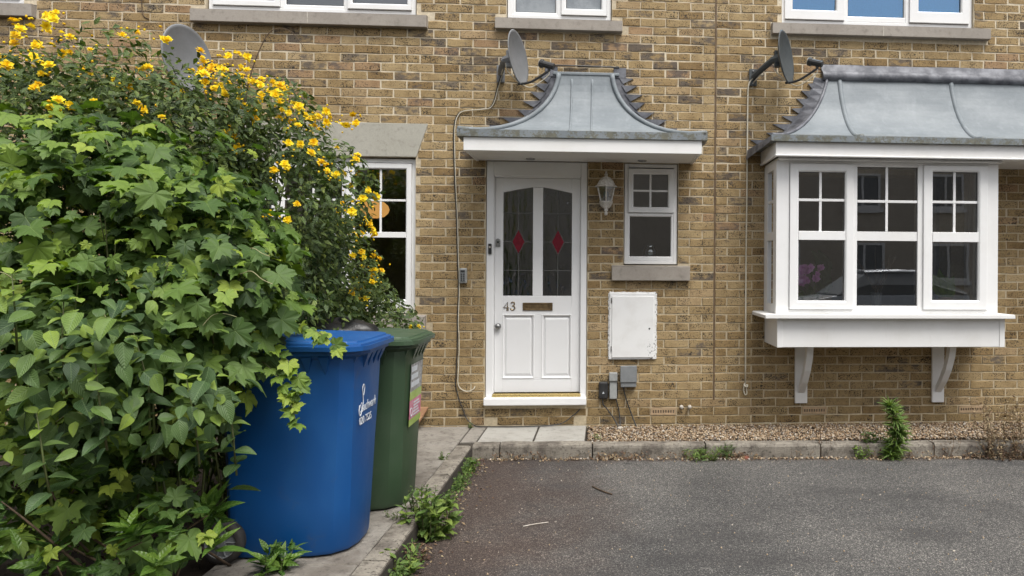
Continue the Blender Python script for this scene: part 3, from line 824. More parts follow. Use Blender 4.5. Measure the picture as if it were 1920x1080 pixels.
# ground floor window behind the shrubs
g3 = lambda a, b: [(1.024, 1.562, []), (1.610, 2.158, [('v', (a + b) / 2), ('h', 1.888)])]
W0 = window(H43, "window", -4.378, -2.628, .905, 2.25, .045, [
    (-4.345, -3.79, -4.275, -3.85, g3(-4.275, -3.85), True), (-3.765, -3.245, -3.745, -3.265, g3(-3.745, -3.265), False), (-3.222, -2.662, -3.150, -2.712, g3(-3.150, -2.712), True)],
    dict(x0=-4.485, x1=-2.525, z0=.752, z1=.893))
lm = MB(); a0, b0 = lint_x(2.262); a1, b1 = lint_x(2.545)
lm.prism([(a0, 2.262), (b0, 2.262), (b1, 2.552), (a1, 2.552)], -.004, .1)
lm.build("lintel", 'lintel', H43, bevel=.003)
W4 = window(H43, "window", -.806, -.337, 1.345, 2.235, .02, [
    (-.775, -.368, -.727, -.422, [(1.853, 2.142, [('v', -.576), ('h', 1.997)])], True)], dict(x0=-.915, x1=-.226, z0=1.20, z1=1.333), fr=.032)
MB().add([(-.762, .036, 1.41), (-.388, .036, 1.41), (-.388, .036, 1.775), (-.762, .036, 1.775)], [(0, 1, 2, 3)]).build("pane", 'glass', W4)
MB().ring(-.775, -.369, 1.378, 1.80, -.758, -.392, 1.414, 1.768, .024, .07, .006).build("bead", 'white', W4, bevel=.002)
# blind and a blue sheet for mirrored sky close behind the upper glass
MB().box(-4.3, -2.7, .12, .125, 3.52, 4.7).build("blind", 'grey_blind', W1)
cm = MB()
pts = [(x, .108 + .010 * math.sin(x * 34) + .005 * math.sin(x * 71)) for x in np.linspace(.64, 2.34, 140)]
for (xa, ya), (xb, yb) in zip(pts[:-1], pts[1:]): cm.add([(xa, ya, 3.53), (xb, yb, 3.53), (xb, yb, 4.7), (xa, ya, 4.7)], [(0, 1, 2, 3)])
cm.build("curtain", 'sky_blue_sheet', W3)
MB().box(.60, 2.37, .10, .24, 3.50, 3.522).build("inner_sill", 'white', W3)

# air bricks and pipe stubs
def air_brick(H, x0, x1, z0=.006, z1=.069):
    m = MB(); nxh, nzh = 9, 2
    mx, mz = .012, .012
    xs_ = [x0]; w0 = (x1 - x0 - 2 * mx) / nxh
    m.prism([(x0, z0), (x1, z0), (x1, z1), (x0, z1)], .0035, .06)
    # front lattice: rails and bars leave square holes
    hs = w0 * .52; rows = [(z0 + mz + .008), (z1 - mz - .008 - hs)]
    zz = [z0] + [q for r in rows for q in (r, r + hs)] + [z1]
    for i in range(0, len(zz), 2): m.box(x0, x1, -.004, .0034, zz[i], zz[i + 1])
    for r in rows:
        xx = [x0] + [q for k in range(nxh) for q in (x0 + mx + w0 * k + (w0 - hs) / 2, x0 + mx + w0 * k + (w0 + hs) / 2)] + [x1]
        for i in range(0, len(xx), 2): m.box(xx[i], xx[i + 1], -.004, .0034, r, r + hs)
    o = m.build("air_brick", 'terracotta', H)
    h = MB()
    for r in rows:
        for k in range(nxh): h.add([(x0 + mx + w0 * k + (w0 - hs) / 2, .003, r), (x0 + mx + w0 * k + (w0 + hs) / 2, .003, r), (x0 + mx + w0 * k + (w0 + hs) / 2, .003, r + hs), (x0 + mx + w0 * k + (w0 - hs) / 2, .003, r + hs)], [(0, 1, 2, 3)])
    h.build("hole", 'dark', o)
air_brick(H43, -.564, -.338); air_brick(HNB, .803, 1.027); air_brick(HNB, 2.258, 2.482)
for x in (-.293, -.221):
    MB().lathe([(.0, -.05), (.012, -.05), (.017, -.045), (.017, -.02), (.011, -.018), (.011, .02)], (x, 0, .082), 'y', 14).build("overflow_pipe", 'chalk', H43, smooth=True)

# ------------------------------------------------------------------ front door
YD = .03
door = empty("front_door", (-1.575, YD, .10), H43)
f = MB()
f.box(-2.013, -1.950, YD - .02, YD + .09, .172, 2.24); f.box(-1.190, -1.137, YD - .02, YD + .09, .172, 2.24)
f.box(-1.950, -1.190, YD - .018, YD + .09, 2.112, 2.24)
f.build("door_frame", 'gloss_white', door, bevel=.005)
f2 = MB().box(-1.962, -1.9455, YD - .004, YD + .05, .2, 2.108).box(-1.195, -1.178, YD - .004, YD + .05, .2, 2.108).box(-1.945, -1.196, YD - .005, YD + .05, 2.100, 2.119)
f2.build("door_stop", 'gloss_white', door, bevel=.004)
lf = MB(); yl, yb = YD + .022, YD + .066
lf.box(-1.944, -1.874, yl, yb, .206, 2.098); lf.box(-1.271, -1.197, yl, yb, .206, 2.098)
lf.box(-1.874, -1.271, yl + .0005, yb, .893, 1.058)
lf.box(-1.874, -1.271, yl + .0005, yb, .206, .330)
lf.box(-1.598, -1.531, yl + .0008, yb, .330, .893)
lf.box(-1.614, -1.526, yl + .0008, yb, 1.058, 2.018)
# top rail with cambered lower edge
cl = [(-1.874 + .26 * i / 6, 1.971 + .049 * (.75 * i / 6 + .25 * math.sin(i / 6 * PI / 2))) for i in range(7)]
cr_ = [(-1.526 + .255 * i / 6, 1.971 + .049 * (.75 * (1 - i / 6) + .25 * math.sin((1 - i / 6) * PI / 2))) for i in range(7)]
lf.prism(cl + cr_ + [(-1.271, 2.098), (-1.874, 2.098)], yl + .0005, yb)
lf.build("door_leaf", 'gloss_white', door, bevel=.003)
bd = MB()
for (a, b) in ((-1.874, -1.614), (-1.526, -1.271)):
    pm = MB()
    bx0, bx1 = (a + .0, -1.598) if a < -1.6 else (-1.531, b)
    pm.box(bx0, bx1, yl + .018, yb - .01, .330, .893)
    # raised and fielded panel
    i0, i1, k0, k1 = bx0 + .035, bx1 - .035, .372, .850
    v = [(bx0 + .018, yl + .0175, .345), (bx1 - .018, yl + .0175, .345), (bx1 - .018, yl + .0175, .877), (bx0 + .018, yl + .0175, .877), (i0, yl + .006, k0), (i1, yl + .006, k0), (i1, yl + .006, k1), (i0, yl + .006, k1)]
    pm.add(v, [(0, 1, 5, 4), (1, 2, 6, 5), (2, 3, 7, 6), (3, 0, 4, 7), (4, 5, 6, 7)])
    pm.build("door_panel", 'gloss_white', door, bevel=.002)
    # moulding round the panel
    MB().ring(bx0 - .002, bx1 + .002, .328, .895, bx0 + .016, bx1 - .016, .346, .877, yl - .005, yl + .018, .010).build("moulding", 'gloss_white', door, bevel=.002)
    y_g = yl + .02
    left = a < -1.6
    top = [(b, 2.026), (a, 1.975)] if left else [(b, 1.975), (a, 2.026)]
    MB().add([(x, y_g, z) for x, z in [(a, 1.055), (b, 1.055)] + top], [(0, 1, 2, 3)]).build("pane", 'texture_glass', door)
    cm = MB(); yc = y_g - .004; xc = -1.742 if left else -1.394
    for z in (1.79, 1.283): cm.box(a, b, yc, yc + .003, z - .003, z + .003)
    cm.box(xc - .003, xc + .003, yc - .0005, yc + .003, 1.06, 1.428); cm.box(xc - .003, xc + .003, yc - .0005, yc + .003, 1.646, 1.99)
    cm.box(a, xc - .056, yc, yc + .003, 1.533, 1.539); cm.box(xc + .056, b, yc, yc + .003, 1.533, 1.539)
    dm = [(xc, 1.42), (xc + .058, 1.536), (xc, 1.652), (xc - .058, 1.536)]
    for q in range(4):
        p1, p2 = dm[q], dm[(q + 1) % 4]; cm.tube([(p1[0], yc + .001, p1[1]), (p2[0], yc + .001, p2[1])], .003, 5)
    cm.build("lead_came", 'came', door)
    MB().prism([(xc + .9 * (x - xc), 1.536 + .9 * (z - 1.536)) for x, z in dm], yc + .0005, yc + .0035).build("red_diamond", 'red_glass', door)
MB().box(-1.955, -1.185, YD - .03, YD + .08, .173, .1985).build("threshold", 'bright_brass', door, bevel=.004)
MB().prism([(-2.022, .107), (-1.133, .107), (-1.133, .172), (-2.022, .172)], -.055, YD + .1).build("door_sill", 'gloss_white', door, bevel=.008)
lb = MB().ring(-1.699, -1.437, .929, .998, -1.672, -1.464, .945, .982, yl - .008, yl + .001, .003); lb.build("letterbox", 'brass', door, bevel=.002)
MB().box(-1.672, -1.464, yl - .004, yl + .001, .945, .982).build("letter_flap", 'brass', door, bevel=.003)
MB().lathe([(0, -.046), (.014, -.045), (.024, -.036), (.027, -.026), (.022, -.014), (.012, -.008), (.012, -.004), (.026, -.003), (.026, .001)], (-1.912, yl, .790), 'y', 20).build("door_knob", 'steel', door, smooth=True)
em = MB().prism([(-1.938 + .0, 1.490), (-1.898, 1.490), (-1.898, 1.545), (-1.903, 1.558), (-1.918, 1.564), (-1.933, 1.558), (-1.938, 1.545)], yl - .012, yl + .001)
em.build("door_lock", 'steel', door, bevel=.003)
MB().lathe([(0, -.018), (.009, -.018), (.010, -.011)], (-1.918, yl, 1.530), 'y', 12).build("keyhole", 'dark', door)
MB().box(-1.996, -1.967, YD - .034, YD - .019, 1.425, 1.515).build("doorbell", 'dark', door, bevel=.004)
MB().lathe([(0, -.004), (.008, -.003), (.009, 0)], (-1.9815, YD - .034, 1.485), 'y', 12).build("bell_push", 'chalk', door)
# house number, strokes of aged brass
def stroke(paths, name, par, mat, y, r=.0052):
    m = MB()
    for p_ in paths: m.tube([(x, y, z) for x, z in p_], r, 6)
    return m.build(name, mat, par)
nx0, nz0 = -1.866, .934
s4 = [[(nx0 + .034, nz0), (nx0 + .034, nz0 + .068), (nx0 + .0, nz0 + .020), (nx0 + .046, nz0 + .020)], [(nx0 + .024, nz0), (nx0 + .044, nz0)]]
stroke(s4, "numeral", door, 'brass', yl - .003)
q3 = [(.002, .056), (.008, .066), (.019, .069), (.031, .064), (.033, .052), (.027, .041), (.014, .037), (.029, .033), (.037, .021), (.032, .006), (.017, -.001), (.004, .004), (-.001, .014)]
stroke([[(nx0 + .062 + a, nz0 + b) for a, b in q3]], "numeral", door, 'brass', yl - .003)

# ------------------------------------------------------------------ door canopy
can = empty("canopy", (-1.155, -.3, 2.23), H43)
CX = -1.156; W_T, W_B = .232, .985; D_T, D_B = .02, .605; Z_T, Z_B = 3.005, 2.398
def circ(h): return 1 - math.sqrt(max(0, 1 - (1 - h) ** 2))
HS = [1, .93, .84, .74, .63, .52, .42, .32, .23, .15, .09, .045, .015, 0]
def sect(h):
    s_ = circ(h) * .94 + .06 * (1 - h)
    return W_T + (W_B - W_T) * s_, D_T + (D_B - D_T) * s_, Z_B + (Z_T - Z_B) * h
fr_, sdl, sdr = MB(), MB(), MB()
rowsF = []
for h in HS:
    w_, d_, z_ = sect(h)
    rowsF.append([(CX - w_ + 2 * w_ * i / 10, -d_, z_) for i in range(11)])
fr_.add([q for r in rowsF for q in r], [((j + 1) * 11 + i, (j + 1) * 11 + i + 1, j * 11 + i + 1, j * 11 + i) for j in range(len(HS) - 1) for i in range(10)])
# drip edge
wb = W_B + .012; db = D_B + .012
fr_.add([(CX - wb, -db, Z_B + .002), (CX + wb, -db, Z_B + .002), (CX + wb, -db, Z_B - .055), (CX - wb, -db, Z_B - .055), (CX - W_B, -D_B, Z_B), (CX + W_B, -D_B, Z_B), (CX - wb, -.001, Z_B + .002), (CX + wb, -.001, Z_B + .002), (CX - wb, -.001, Z_B - .055), (CX + wb, -.001, Z_B - .055), (CX - W_B, -.001, Z_B), (CX + W_B, -.001, Z_B)],
    [(3, 2, 1, 0), (0, 1, 5, 4), (2, 9, 7, 1), (8, 3, 0, 6), (1, 7, 11, 5), (6, 0, 4, 10), (3, 8, 9, 2)])
roof = fr_.build("canopy_roof", 'zinc', can, smooth=False)
for mb_, sg in ((sdl, -1), (sdr, 1)):
    vs = []
    for h in HS:
        w_, d_, z_ = sect(h); vs += [(CX + sg * w_, -d_, z_), (CX + sg * w_, -.001, z_)]
    mb_.add(vs, [((2 * j, 2 * j + 1, 2 * j + 3, 2 * j + 2) if sg > 0 else (2 * j + 2, 2 * j + 3, 2 * j + 1, 2 * j)) for j in range(len(HS) - 1)])
    mb_.build("roof_side", 'lead', can)
    MB().tube([(CX + sg * (sect(h)[0] + .002), -sect(h)[1] - .004, sect(h)[2] + .006) for h in HS], .021, 8).build("hip_roll", 'zinc', can, smooth=True)
    # upstand of the lead against the wall and its stepped teeth
    fl = MB(); cv = [(CX + sg * sect(h)[0], sect(h)[2]) for h in HS]
    outer = [(x + sg * (.085 if i else .05), z + .028) for i, (x, z) in enumerate(cv)]
    vv = []
    for (a, b), (c, d) in zip(cv, outer): vv += [(a, -.010, b), (c, -.006, d)]
    fl.add(vv, [((2 * j, 2 * j + 1, 2 * j + 3, 2 * j + 2) if sg < 0 else (2 * j + 2, 2 * j + 3, 2 * j + 1, 2 * j)) for j in range(len(HS) - 1)])
    fl.build("flashing", 'lead', can)
    def xat(z, arr):
        for (a, b), (c, d) in zip(arr[:-1], arr[1:]):
            if d <= z <= b: return a + (c - a) * (b - z) / max(1e-6, b - d)
        return arr[-1][0]
    for k in range(33, 41):
        z = k * .075
        if z > Z_T + .03: continue
        xa = xat(min(z, outer[0][1] - .001), outer); xb = xat(max(z - .07, outer[-1][1] + .002), outer)
        tipx = max(sg * (xa - CX), sg * (xb - CX)) * sg + CX
        reach = .075 + random.uniform(-.035, .035) + .018 * (40 - k)
        tri = [(xa - sg * .02, z - .004 + random.uniform(-.006, .006)), (xa + sg * reach, z - .004 + random.uniform(-.014, .008)), (xb - sg * .005, z - .068 + random.uniform(-.006, .006))]
        if sg > 0: tri = tri[::-1]
        MB().prism(tri, -.0125 - random.uniform(0, .004), -.004).build("flashing_tooth", 'lead', can)
for x in (-1.275, -1.098):              # welted seams on the front sheet
    MB().tube([(CX + (x - CX) * (1 if h < .9 else 1), -sect(h)[1] - .001, sect(h)[2] + .001) for h in HS[1:]], .010, 6).build("seam", 'zinc', can, smooth=True)
MB().box(-1.44, -.86, -.028, -.002, 3.000, 3.028).build("ridge_flashing", 'zinc', can, bevel=.006)
MB().tube([(-1.50, -.02, 3.085), (-1.2, -.02, 3.083), (-.86, -.02, 3.078)], .006, 6).build("pointing_gap", 'dark', can)
for sg in (-1, 1):
    MB().prism([(CX + sg * .30 - .055, 2.985), (CX + sg * .30 + .055, 2.985), (CX + sg * .30 + .055, 3.075), (CX + sg * .30 - .055, 3.075)], -.016, -.005).build("lead_patch", 'lead', can, bevel=.003)
X0, X1, YFc = -2.102, -.204, -.600
fc = MB().box(X0, X1, YFc, YFc + .022, 2.234, 2.342).box(X0, X0 + .022, YFc + .022, -.003, 2.235, 2.342).box(X1 - .022, X1, YFc + .022, -.003, 2.235, 2.342)
fc.build("fascia", 'timber_white', can, bevel=.003)
MB().box(X0 + .022, X1 - .022, YFc + .022, -.003, 2.243, 2.258).build("soffit", 'timber_white', can)
for x in (-1.62, -.66):
    MB().lathe([(.0, -.004), (.028, -.004), (.034, -.008), (.040, -.006), (.040, .002)], (x, -.14, 2.243), 'z', 18).build("downlight", 'steel', can, smooth=True)

# ------------------------------------------------------------------ bay window
bay = empty("bay_window", (1.4, -.25, .1), HNB)
YB_ = -.45
bf = MB()
# corner posts, head, bottom rail, mullions of the front
Zs, Zt = .936, 2.215
bf.box(.446, .556, YB_, YB_ + .07, Zs, Zt); bf.box(2.268, 2.366, YB_, YB_ + .07, Zs, Zt)
bf.box(.556, 2.268, YB_ + .002, YB_ + .07, 2.195, Zt); bf.box(.556, 2.268, YB_ + .002, YB_ + .07, Zs, .968)
bf.box(1.104, 1.138, YB_ + .003, YB_ + .07, .968, 2.195); bf.box(1.662, 1.706, YB_ + .003, YB_ + .07, .968, 2.195)
bf.box(.447, .515, -.07, .0, Zs, Zt); bf.box(2.297, 2.365, -.07, .0, Zs, Zt)      # wall posts of the cheeks
bf.build("frame", 'white', bay, bevel=.003)
def light(x0, x1, gx0, gx1, rows, sash):
    ys_ = YB_ - .016 if sash else YB_ + .008
    m = MB(); z_lo, z_hi = rows[0][0], rows[-1][1]
    if sash: m.ring(x0, x1, .972, 2.192, gx0, gx1, z_lo, z_hi, ys_, YB_ + .055, .012)
    else: m.ring(x0, x1, .968, 2.195, gx0, gx1, z_lo, z_hi, ys_, YB_ + .055, .008)
    for a, b in zip(rows[:-1], rows[1:]): m.box(gx0 - .001, gx1 + .001, ys_ + .003, YB_ + .055, a[1], b[0])
    m.build("sash" if sash else "bead", 'white', bay, bevel=.003)
    yg = YB_ + .02
    for (z0, z1, bars) in rows:
        MB().add([(gx0 - .004, yg, z0 - .004), (gx1 + .004, yg, z0 - .004), (gx1 + .004, yg, z1 + .004), (gx0 - .004, yg, z1 + .004)], [(0, 1, 2, 3)]).build("pane", 'glass', bay)
        MB().ring(gx0 - .001, gx1 + .001, z0 - .001, z1 + .001, gx0 + .0035, gx1 - .0035, z0 + .0035, z1 - .0035, yg - .0045, yg - .001).build("gasket", 'rubber', bay)
        g = MB()
        for b in bars:
            if b[0] == 'v': g.box(b[1] - .011, b[1] + .011, yg - .010, yg - .001, z0 + .0005, z1 - .0005)
            else: g.box(gx0 + .0005, gx1 - .0005, yg - .0115, yg - .0012, b[1] - .011, b[1] + .011)
        if bars: g.build("glazing_bar", 'white', bay, bevel=.002)
light(.559, 1.102, .635, 1.030, [(1.046, 1.553, []), (1.628, 2.124, [('v', .824), ('h', 1.890)])], True)
light(1.138, 1.662, 1.141, 1.660, [(1.003, 1.552, []), (1.629, 2.174, [('v', 1.395), ('h', 1.884)])], False)
light(1.707, 2.264, 1.788, 2.187, [(1.052, 1.546, []), (1.629, 2.141, [('v', 1.985), ('h', 1.886)])], True)
for xo, sg in ((.447, 1), (2.365, -1)):         # cheeks
    a, b = (xo, xo + .05) if sg > 0 else (xo - .05, xo)
    m = MB()
    m.box(a, b, YB_ + .07, -.07, .937, 1.01); m.box(a, b, YB_ + .07, -.07, 2.15, Zt); m.box(a + .002, b, YB_ + .07, -.07, 1.555, 1.625)
    m.box(a + .001, b, YB_ + .07, YB_ + .12, 1.01, 2.15); m.box(a + .001, b, -.12, -.07, 1.01, 2.15)
    m.build("cheek_frame", 'white', bay, bevel=.003)
    xg = xo + sg * .02
    for z0, z1 in ((1.01, 1.555), (1.625, 2.15)):
        MB().add([(xg, YB_ + .118, z0 - .004), (xg, -.118, z0 - .004), (xg, -.118, z1 + .004), (xg, YB_ + .118, z1 + .004)], [(0, 1, 2, 3)]).build("pane", 'glass', bay)
    MB().box(min(xg - sg * .001, xg - sg * .01), max(xg - sg * .001, xg - sg * .01), YB_ + .12, -.12, 1.877, 1.899).build("glazing_bar", 'white', bay)
sb = MB().prism([(.340, .900), (2.475, .900), (2.475, .928), (2.46, .935), (.355, .935), (.340, .928)], -.535, -.002)
sb.build("sill_board", 'timber_white', bay, bevel=.004)
bb = MB().box(.463, 2.412, -.462, -.445, .657, .899).box(.455, .500, -.468, -.4625, .655, .899).box(2.375, 2.420, -.468, -.4625, .655, .899)
bb.box(.455, .470, -.462, -.002, .655, .899).box(2.405, 2.420, -.462, -.002, .655, .899)
bb.build("base_panel", 'timber_white', bay, bevel=.002)
MB().box(.471, 2.404, -.444, -.002, .662, .676).build("base_board", 'timber_white', bay)
for x in (.786, 2.050):
    br = MB().box(x - .056, x + .056, -.028, -.002, .106, .655)
    br = br.build("bracket", 'timber_white', bay, bevel=.004)
    st = MB(); pr = [(-.028, .25), (-.10, .34), (-.17, .44), (-.225, .55), (-.25, .660)]; pr2 = [(-.31, .660), (-.285, .55), (-.225, .425), (-.14, .31), (-.028, .20)]
    L = pr + pr2
    n = len(L); v = [(x - .028, a, b) for a, b in L] + [(x + .028, a, b) for a, b in L]
    ff = []
    for i in range(4): ff += [(i, i + 1, 8 - i, 9 - i), (n + i + 1, n + i, n + 9 - i, n + 8 - i)]
    for i in range(n): ff.append((i, i + n, (i + 1) % n + n, (i + 1) % n))
    st.add(v, ff); so = st.build("strut", 'timber_white', br)
    for p_ in (1,):
        so.data.update()
# bay ceiling and inner board
MB().box(.50, 2.31, -.38, .24, .94, .965).build("inner_board", 'white', bay, bevel=.004)
MB().box(.45, 2.36, -.52, .24, 2.216, 2.232).build("bay_ceiling", 'timber_white', bay)
# curtains inside the bay
def curtain(x0, x1, y, z0, z1, amp, wav, par, mat, name="curtain"):
    cm = MB(); N = int((x1 - x0) / .012) + 2
    top = [(x, y + amp * math.sin(x * wav) + amp * .4 * math.sin(x * wav * 2.3 + 1)) for x in np.linspace(x0, x1, N)]
    vs = [(x, yy_, z0) for x, yy_ in top] + [(x, yy_, z1) for x, yy_ in top]
    cm.add(vs, [(i, i + 1, N + i + 1, N + i) for i in range(N - 1)])
    return cm.build(name, mat, par, smooth=True)
curtain(2.02, 2.30, .30, .70, 2.3, .03, 55, bay, 'curtain'); curtain(.50, .62, .30, .70, 2.3, .03, 55, bay, 'curtain')

# bay roof, runs on past the right edge as the porch of the next door
XR = 5.2
def bsect(h):
    s_ = .75 * circ(h) + .25 * (1 - h); return .03 + .565 * s_, 2.402 + .615 * h, s_
XL_T, XL_B = 1.005, .375
rf = MB(); HB = HS
xs_ = [0, .02, .08, .25, .5, .75, 1]
rows = []
for h in HB:
    d_, z_, s_ = bsect(h); xl = XL_T + (XL_B - XL_T) * s_
    rows.append([(xl + (XR - xl) * q, -d_, z_) for q in xs_])
K = len(xs_)
rf.add([q for r in rows for q in r], [((j + 1) * K + i, (j + 1) * K + i + 1, j * K + i + 1, j * K + i) for j in range(len(HB) - 1) for i in range(K - 1)])
rf.add([(XL_B - .01, -.607, 2.404), (XR, -.607, 2.404), (XR, -.607, 2.352), (XL_B - .01, -.607, 2.352), (XL_B, -.595, 2.402), (XR, -.595, 2.402), (XL_B - .01, -.01, 2.352), (XR, -.01, 2.352)], [(3, 2, 1, 0), (0, 1, 5, 4), (6, 7, 2, 3)])
rf.build("bay_roof", 'zinc', bay)
for x in (1.118, 2.150, 3.182, 4.214):
    MB().tube([(x, -bsect(h)[0] + .006, bsect(h)[1] - .002) for h in HB[:-1]] + [(x, -.595, 2.402)], .024, 12).build("roof_roll", 'zinc', bay, smooth=True)
sdm = MB(); vs = []
for h in HB:
    d_, z_, s_ = bsect(h); xl = XL_T + (XL_B - XL_T) * s_
    vs += [(xl, -d_, z_), (xl - .11 + .02 * s_, -.006, z_ + .02 - .055 * s_)]
sdm.add(vs, [(2 * j + 2, 2 * j + 3, 2 * j + 1, 2 * j) for j in range(len(HB) - 1)])
d_ = vs[-2]; e_ = vs[-1]
sdm.add([d_, e_, (e_[0] - .01, e_[1], e_[2] - .085), (d_[0] - .01, d_[1] - .012, d_[2] - .05)], [(3, 2, 1, 0)])
sdm.build("hip_lead", 'lead', bay)
MB().tube([((XL_T + (XL_B - XL_T) * bsect(h)[2]), -bsect(h)[0] - .003, bsect(h)[1] + .004) for h in HB], .014, 8).build("hip_roll", 'lead', bay, smooth=True)
cvb = [(v[0] + .01, v[2]) for v in vs[1::2]]
for k in range(32, 42):
    z = k * .075 - .01
    if z > 3.05 or z < 2.42: continue
    xa = xat(min(z, cvb[0][1] - .001), cvb); xb = xat(max(z - .07, cvb[-1][1] + .001), cvb)
    reach = .075 + random.uniform(-.035, .035) + .016 * (41 - k)
    MB().prism([(xa + .03, z - .004), (xa - reach, z - .003 + random.uniform(-.014, .008)), (xb + .01, z - .068 + random.uniform(-.006, .006))][::1], -.0125 - random.uniform(0, .004), -.004).build("flashing_tooth", 'lead', bay)
rg = MB()
prof = [(-.004, 3.152), (-.016, 3.150), (-.022, 3.10), (-.045, 3.085), (-.062, 3.06), (-.064, 3.03), (-.05, 3.008), (-.03, 3.0)]
lps = []
for x in np.linspace(.955, XR, 30):
    lps.append([(x + (.06 * (3.15 - b) if x < 1 else 0), a + random.uniform(-.003, .003), b + random.uniform(-.003, .003)) for a, b in prof])
N = len(prof); vs = [q for l in lps for q in l]
rg.add(vs, [(i * N + j, i * N + j + 1, (i + 1) * N + j + 1, (i + 1) * N + j) for i in range(29) for j in range(N - 1)]); rg.add(lps[0], [tuple(range(N))])
rg.build("ridge_lead", 'lead', bay, smooth=True)
XF = .410
MB().box(XF, XR, -.572, -.55, 2.250, 2.352).box(XF, XF + .022, -.549, -.004, 2.250, 2.352).build("fascia", 'timber_white', bay, bevel=.003)
MB().box(XF - .008, XR, -.584, -.545, 2.232, 2.249).box(XF - .008, XF + .02, -.5445, -.004, 2.232, 2.249).build("fascia_bead", 'timber_white', bay, bevel=.006)
MB().box(2.362, XR, -.55, -.004, 2.236, 2.248).build("soffit", 'timber_white', bay)

# ------------------------------------------------------------------ wall lantern
ln = tag(empty("wall_lantern", (-.971, -.02, 1.76)), "white coach lantern on the brick wall between door and small window", "wall lamp")
LX, LY = -.971, -.125
m = MB().lathe([(0, -.012), (.05, -.012), (.055, -.006), (.055, -.001)], (LX, -.003, 1.885), 'y', 20); m.build("wall_plate", 'lantern_white', ln, smooth=True)
MB().tube(arc_pts([(LX, -.015, 1.885), (LX, -.06, 1.845), (LX, -.10, 1.83), (LX, LY, 1.85)], 5), .011, 8).build("bracket_arm", 'lantern_white', ln, smooth=True)
MB().lathe([(.0, 1.765), (.012, 1.768), (.014, 1.785), (.009, 1.797), (.018, 1.805), (.016, 1.82), (.034, 1.845), (.050, 1.868), (.058, 1.876), (.058, 1.886), (.0, 1.888)], (LX, LY, 0), 'z', 6).build("base_cup", 'lantern_white', ln)
cg = MB()
for k in range(6):
    t = 2 * PI * (k + .5) / 6
    cg.tube([(LX + .053 * math.cos(t), LY + .053 * math.sin(t), 1.885), (LX + .083 * math.cos(t), LY + .083 * math.sin(t), 2.012)], .006, 5)
cg.build("cage", 'lantern_white', ln)
MB().lathe([(.048, 1.887), (.078, 2.010)], (LX, LY, 0), 'z', 6, PI / 6, 2 * PI + PI / 6).build("glass_pane", 'glass', ln)
MB().lathe([(.094, 2.008), (.096, 2.018), (.080, 2.026), (.068, 2.05), (.058, 2.072), (.046, 2.078), (.040, 2.09), (.018, 2.098), (.010, 2.104), (.016, 2.116), (.010, 2.128), (.006, 2.134), (.009, 2.142), (.0, 2.148)], (LX, LY, 0), 'z', 12).build("lantern_roof", 'lantern_white', ln)
MB().lathe([(0, 1.888), (.016, 1.889), (.016, 1.915), (.024, 1.94), (.022, 1.965), (0, 1.978)], (LX, LY, 0), 'z', 12).build("bulb", 'frosted', ln, smooth=True)

# ------------------------------------------------------------------ boxes on the wall
mt = tag(empty("meter_cupboard", (-.73, -.03, .50)), "white meter cupboard with chipped paint below the small window", "meter box")
b = MB(); b.prism([(-.938, .503), (-.523, .503), (-.521, 1.088), (-.936, 1.090)], -.022, -.001); b.build("surround", 'meter', mt, bevel=.006)
MB().prism([(-.914, .520), (-.546, .520), (-.544, 1.060), (-.912, 1.062)], -.032, -.0225).build("door_panel", 'meter', mt, bevel=.004)
fl = MB()                                # ragged sealant bead round the edge
for (x0, z0, x1, z1) in ((-.938, 1.093, -.521, 1.092), (-.941, .505, -.939, 1.09), (-.519, .505, -.518, 1.09)):
    N = 34
    fl.tube([(x0 + (x1 - x0) * i / N + random.uniform(-.003, .003), -.006, z0 + (z1 - z0) * i / N + random.uniform(-.003, .003)) for i in range(N + 1)], [random.uniform(.003, .008) for _ in range(N + 1)], 5)
fl.build("sealant", 'meter', mt)
MB().lathe([(0, -.0355), (.007, -.035), (.008, -.032)], (-.582, 0, .775), 'y', 10).build("lock", 'dark', mt)
for z in (.575, 1.0):
    MB().box(-.921, -.9145, -.030, -.0225, z, z + .045).build("hinge", 'steel', mt)
gb = tag(empty("junction_box", (-.764, -.03, .259)), "mid grey square junction box under the meter cupboard", "junction box")
MB().box(-.833, -.695, -.055, -.001, .262, .447).build("housing", 'box_grey', gb, bevel=.006)
MB().box(-.837, -.691, -.064, -.0555, .306, .450).build("lid", 'box_grey', gb, bevel=.004)
MB().lathe([(.009, -.012), (.009, .003)], (-.805, -.03, .259), 'z', 10).build("gland", 'dark', gb)
pb = tag(empty("junction_box", (-.897, -.02, .156)), "pale grey narrow terminal box between the black box and the square one", "junction box")
MB().box(-.929, -.866, -.038, -.001, .158, .312).build("housing", 'box_pale', pb, bevel=.004)
MB().box(-.935, -.861, -.052, -.001, .314, .390).build("cap", 'box_pale', pb, bevel=.007)
for x in (-.933, -.862): MB().box(x - .004, x + .004, -.026, -.002, .17, .30).build("clip", 'dark', pb)
kb = tag(empty("junction_box", (-.984, -.02, .156)), "black rounded cable box with a small white mark", "junction box")
MB().box(-1.024, -.944, -.042, -.001, .157, .306).build("housing", 'dark', kb, bevel=.012, seg=3)
MB().prism([(-.994, .205), (-.974, .205), (-.984, .226)], -.0432, -.0415).build("mark", 'print', kb)
ks = tag(empty("key_safe", (-2.205, -.02, 1.17)), "small grey key safe with push buttons left of the door", "key safe")
MB().box(-2.237, -2.172, -.042, -.001, 1.168, 1.300).build("case", 'box_pale', ks, bevel=.010, seg=3)
MB().box(-2.227, -2.182, -.048, -.043, 1.183, 1.288).build("cover", 'box_grey', ks, bevel=.004)
MB().box(-2.222, -2.187, -.053, -.0485, 1.266, 1.282).build("shutter", 'dark', ks, bevel=.002)
bt = MB()
for i in range(4):
    for j in range(2): bt.box(-2.2205 + j * .02, -2.2085 + j * .02, -.052, -.0485, 1.192 + i * .017, 1.202 + i * .017)
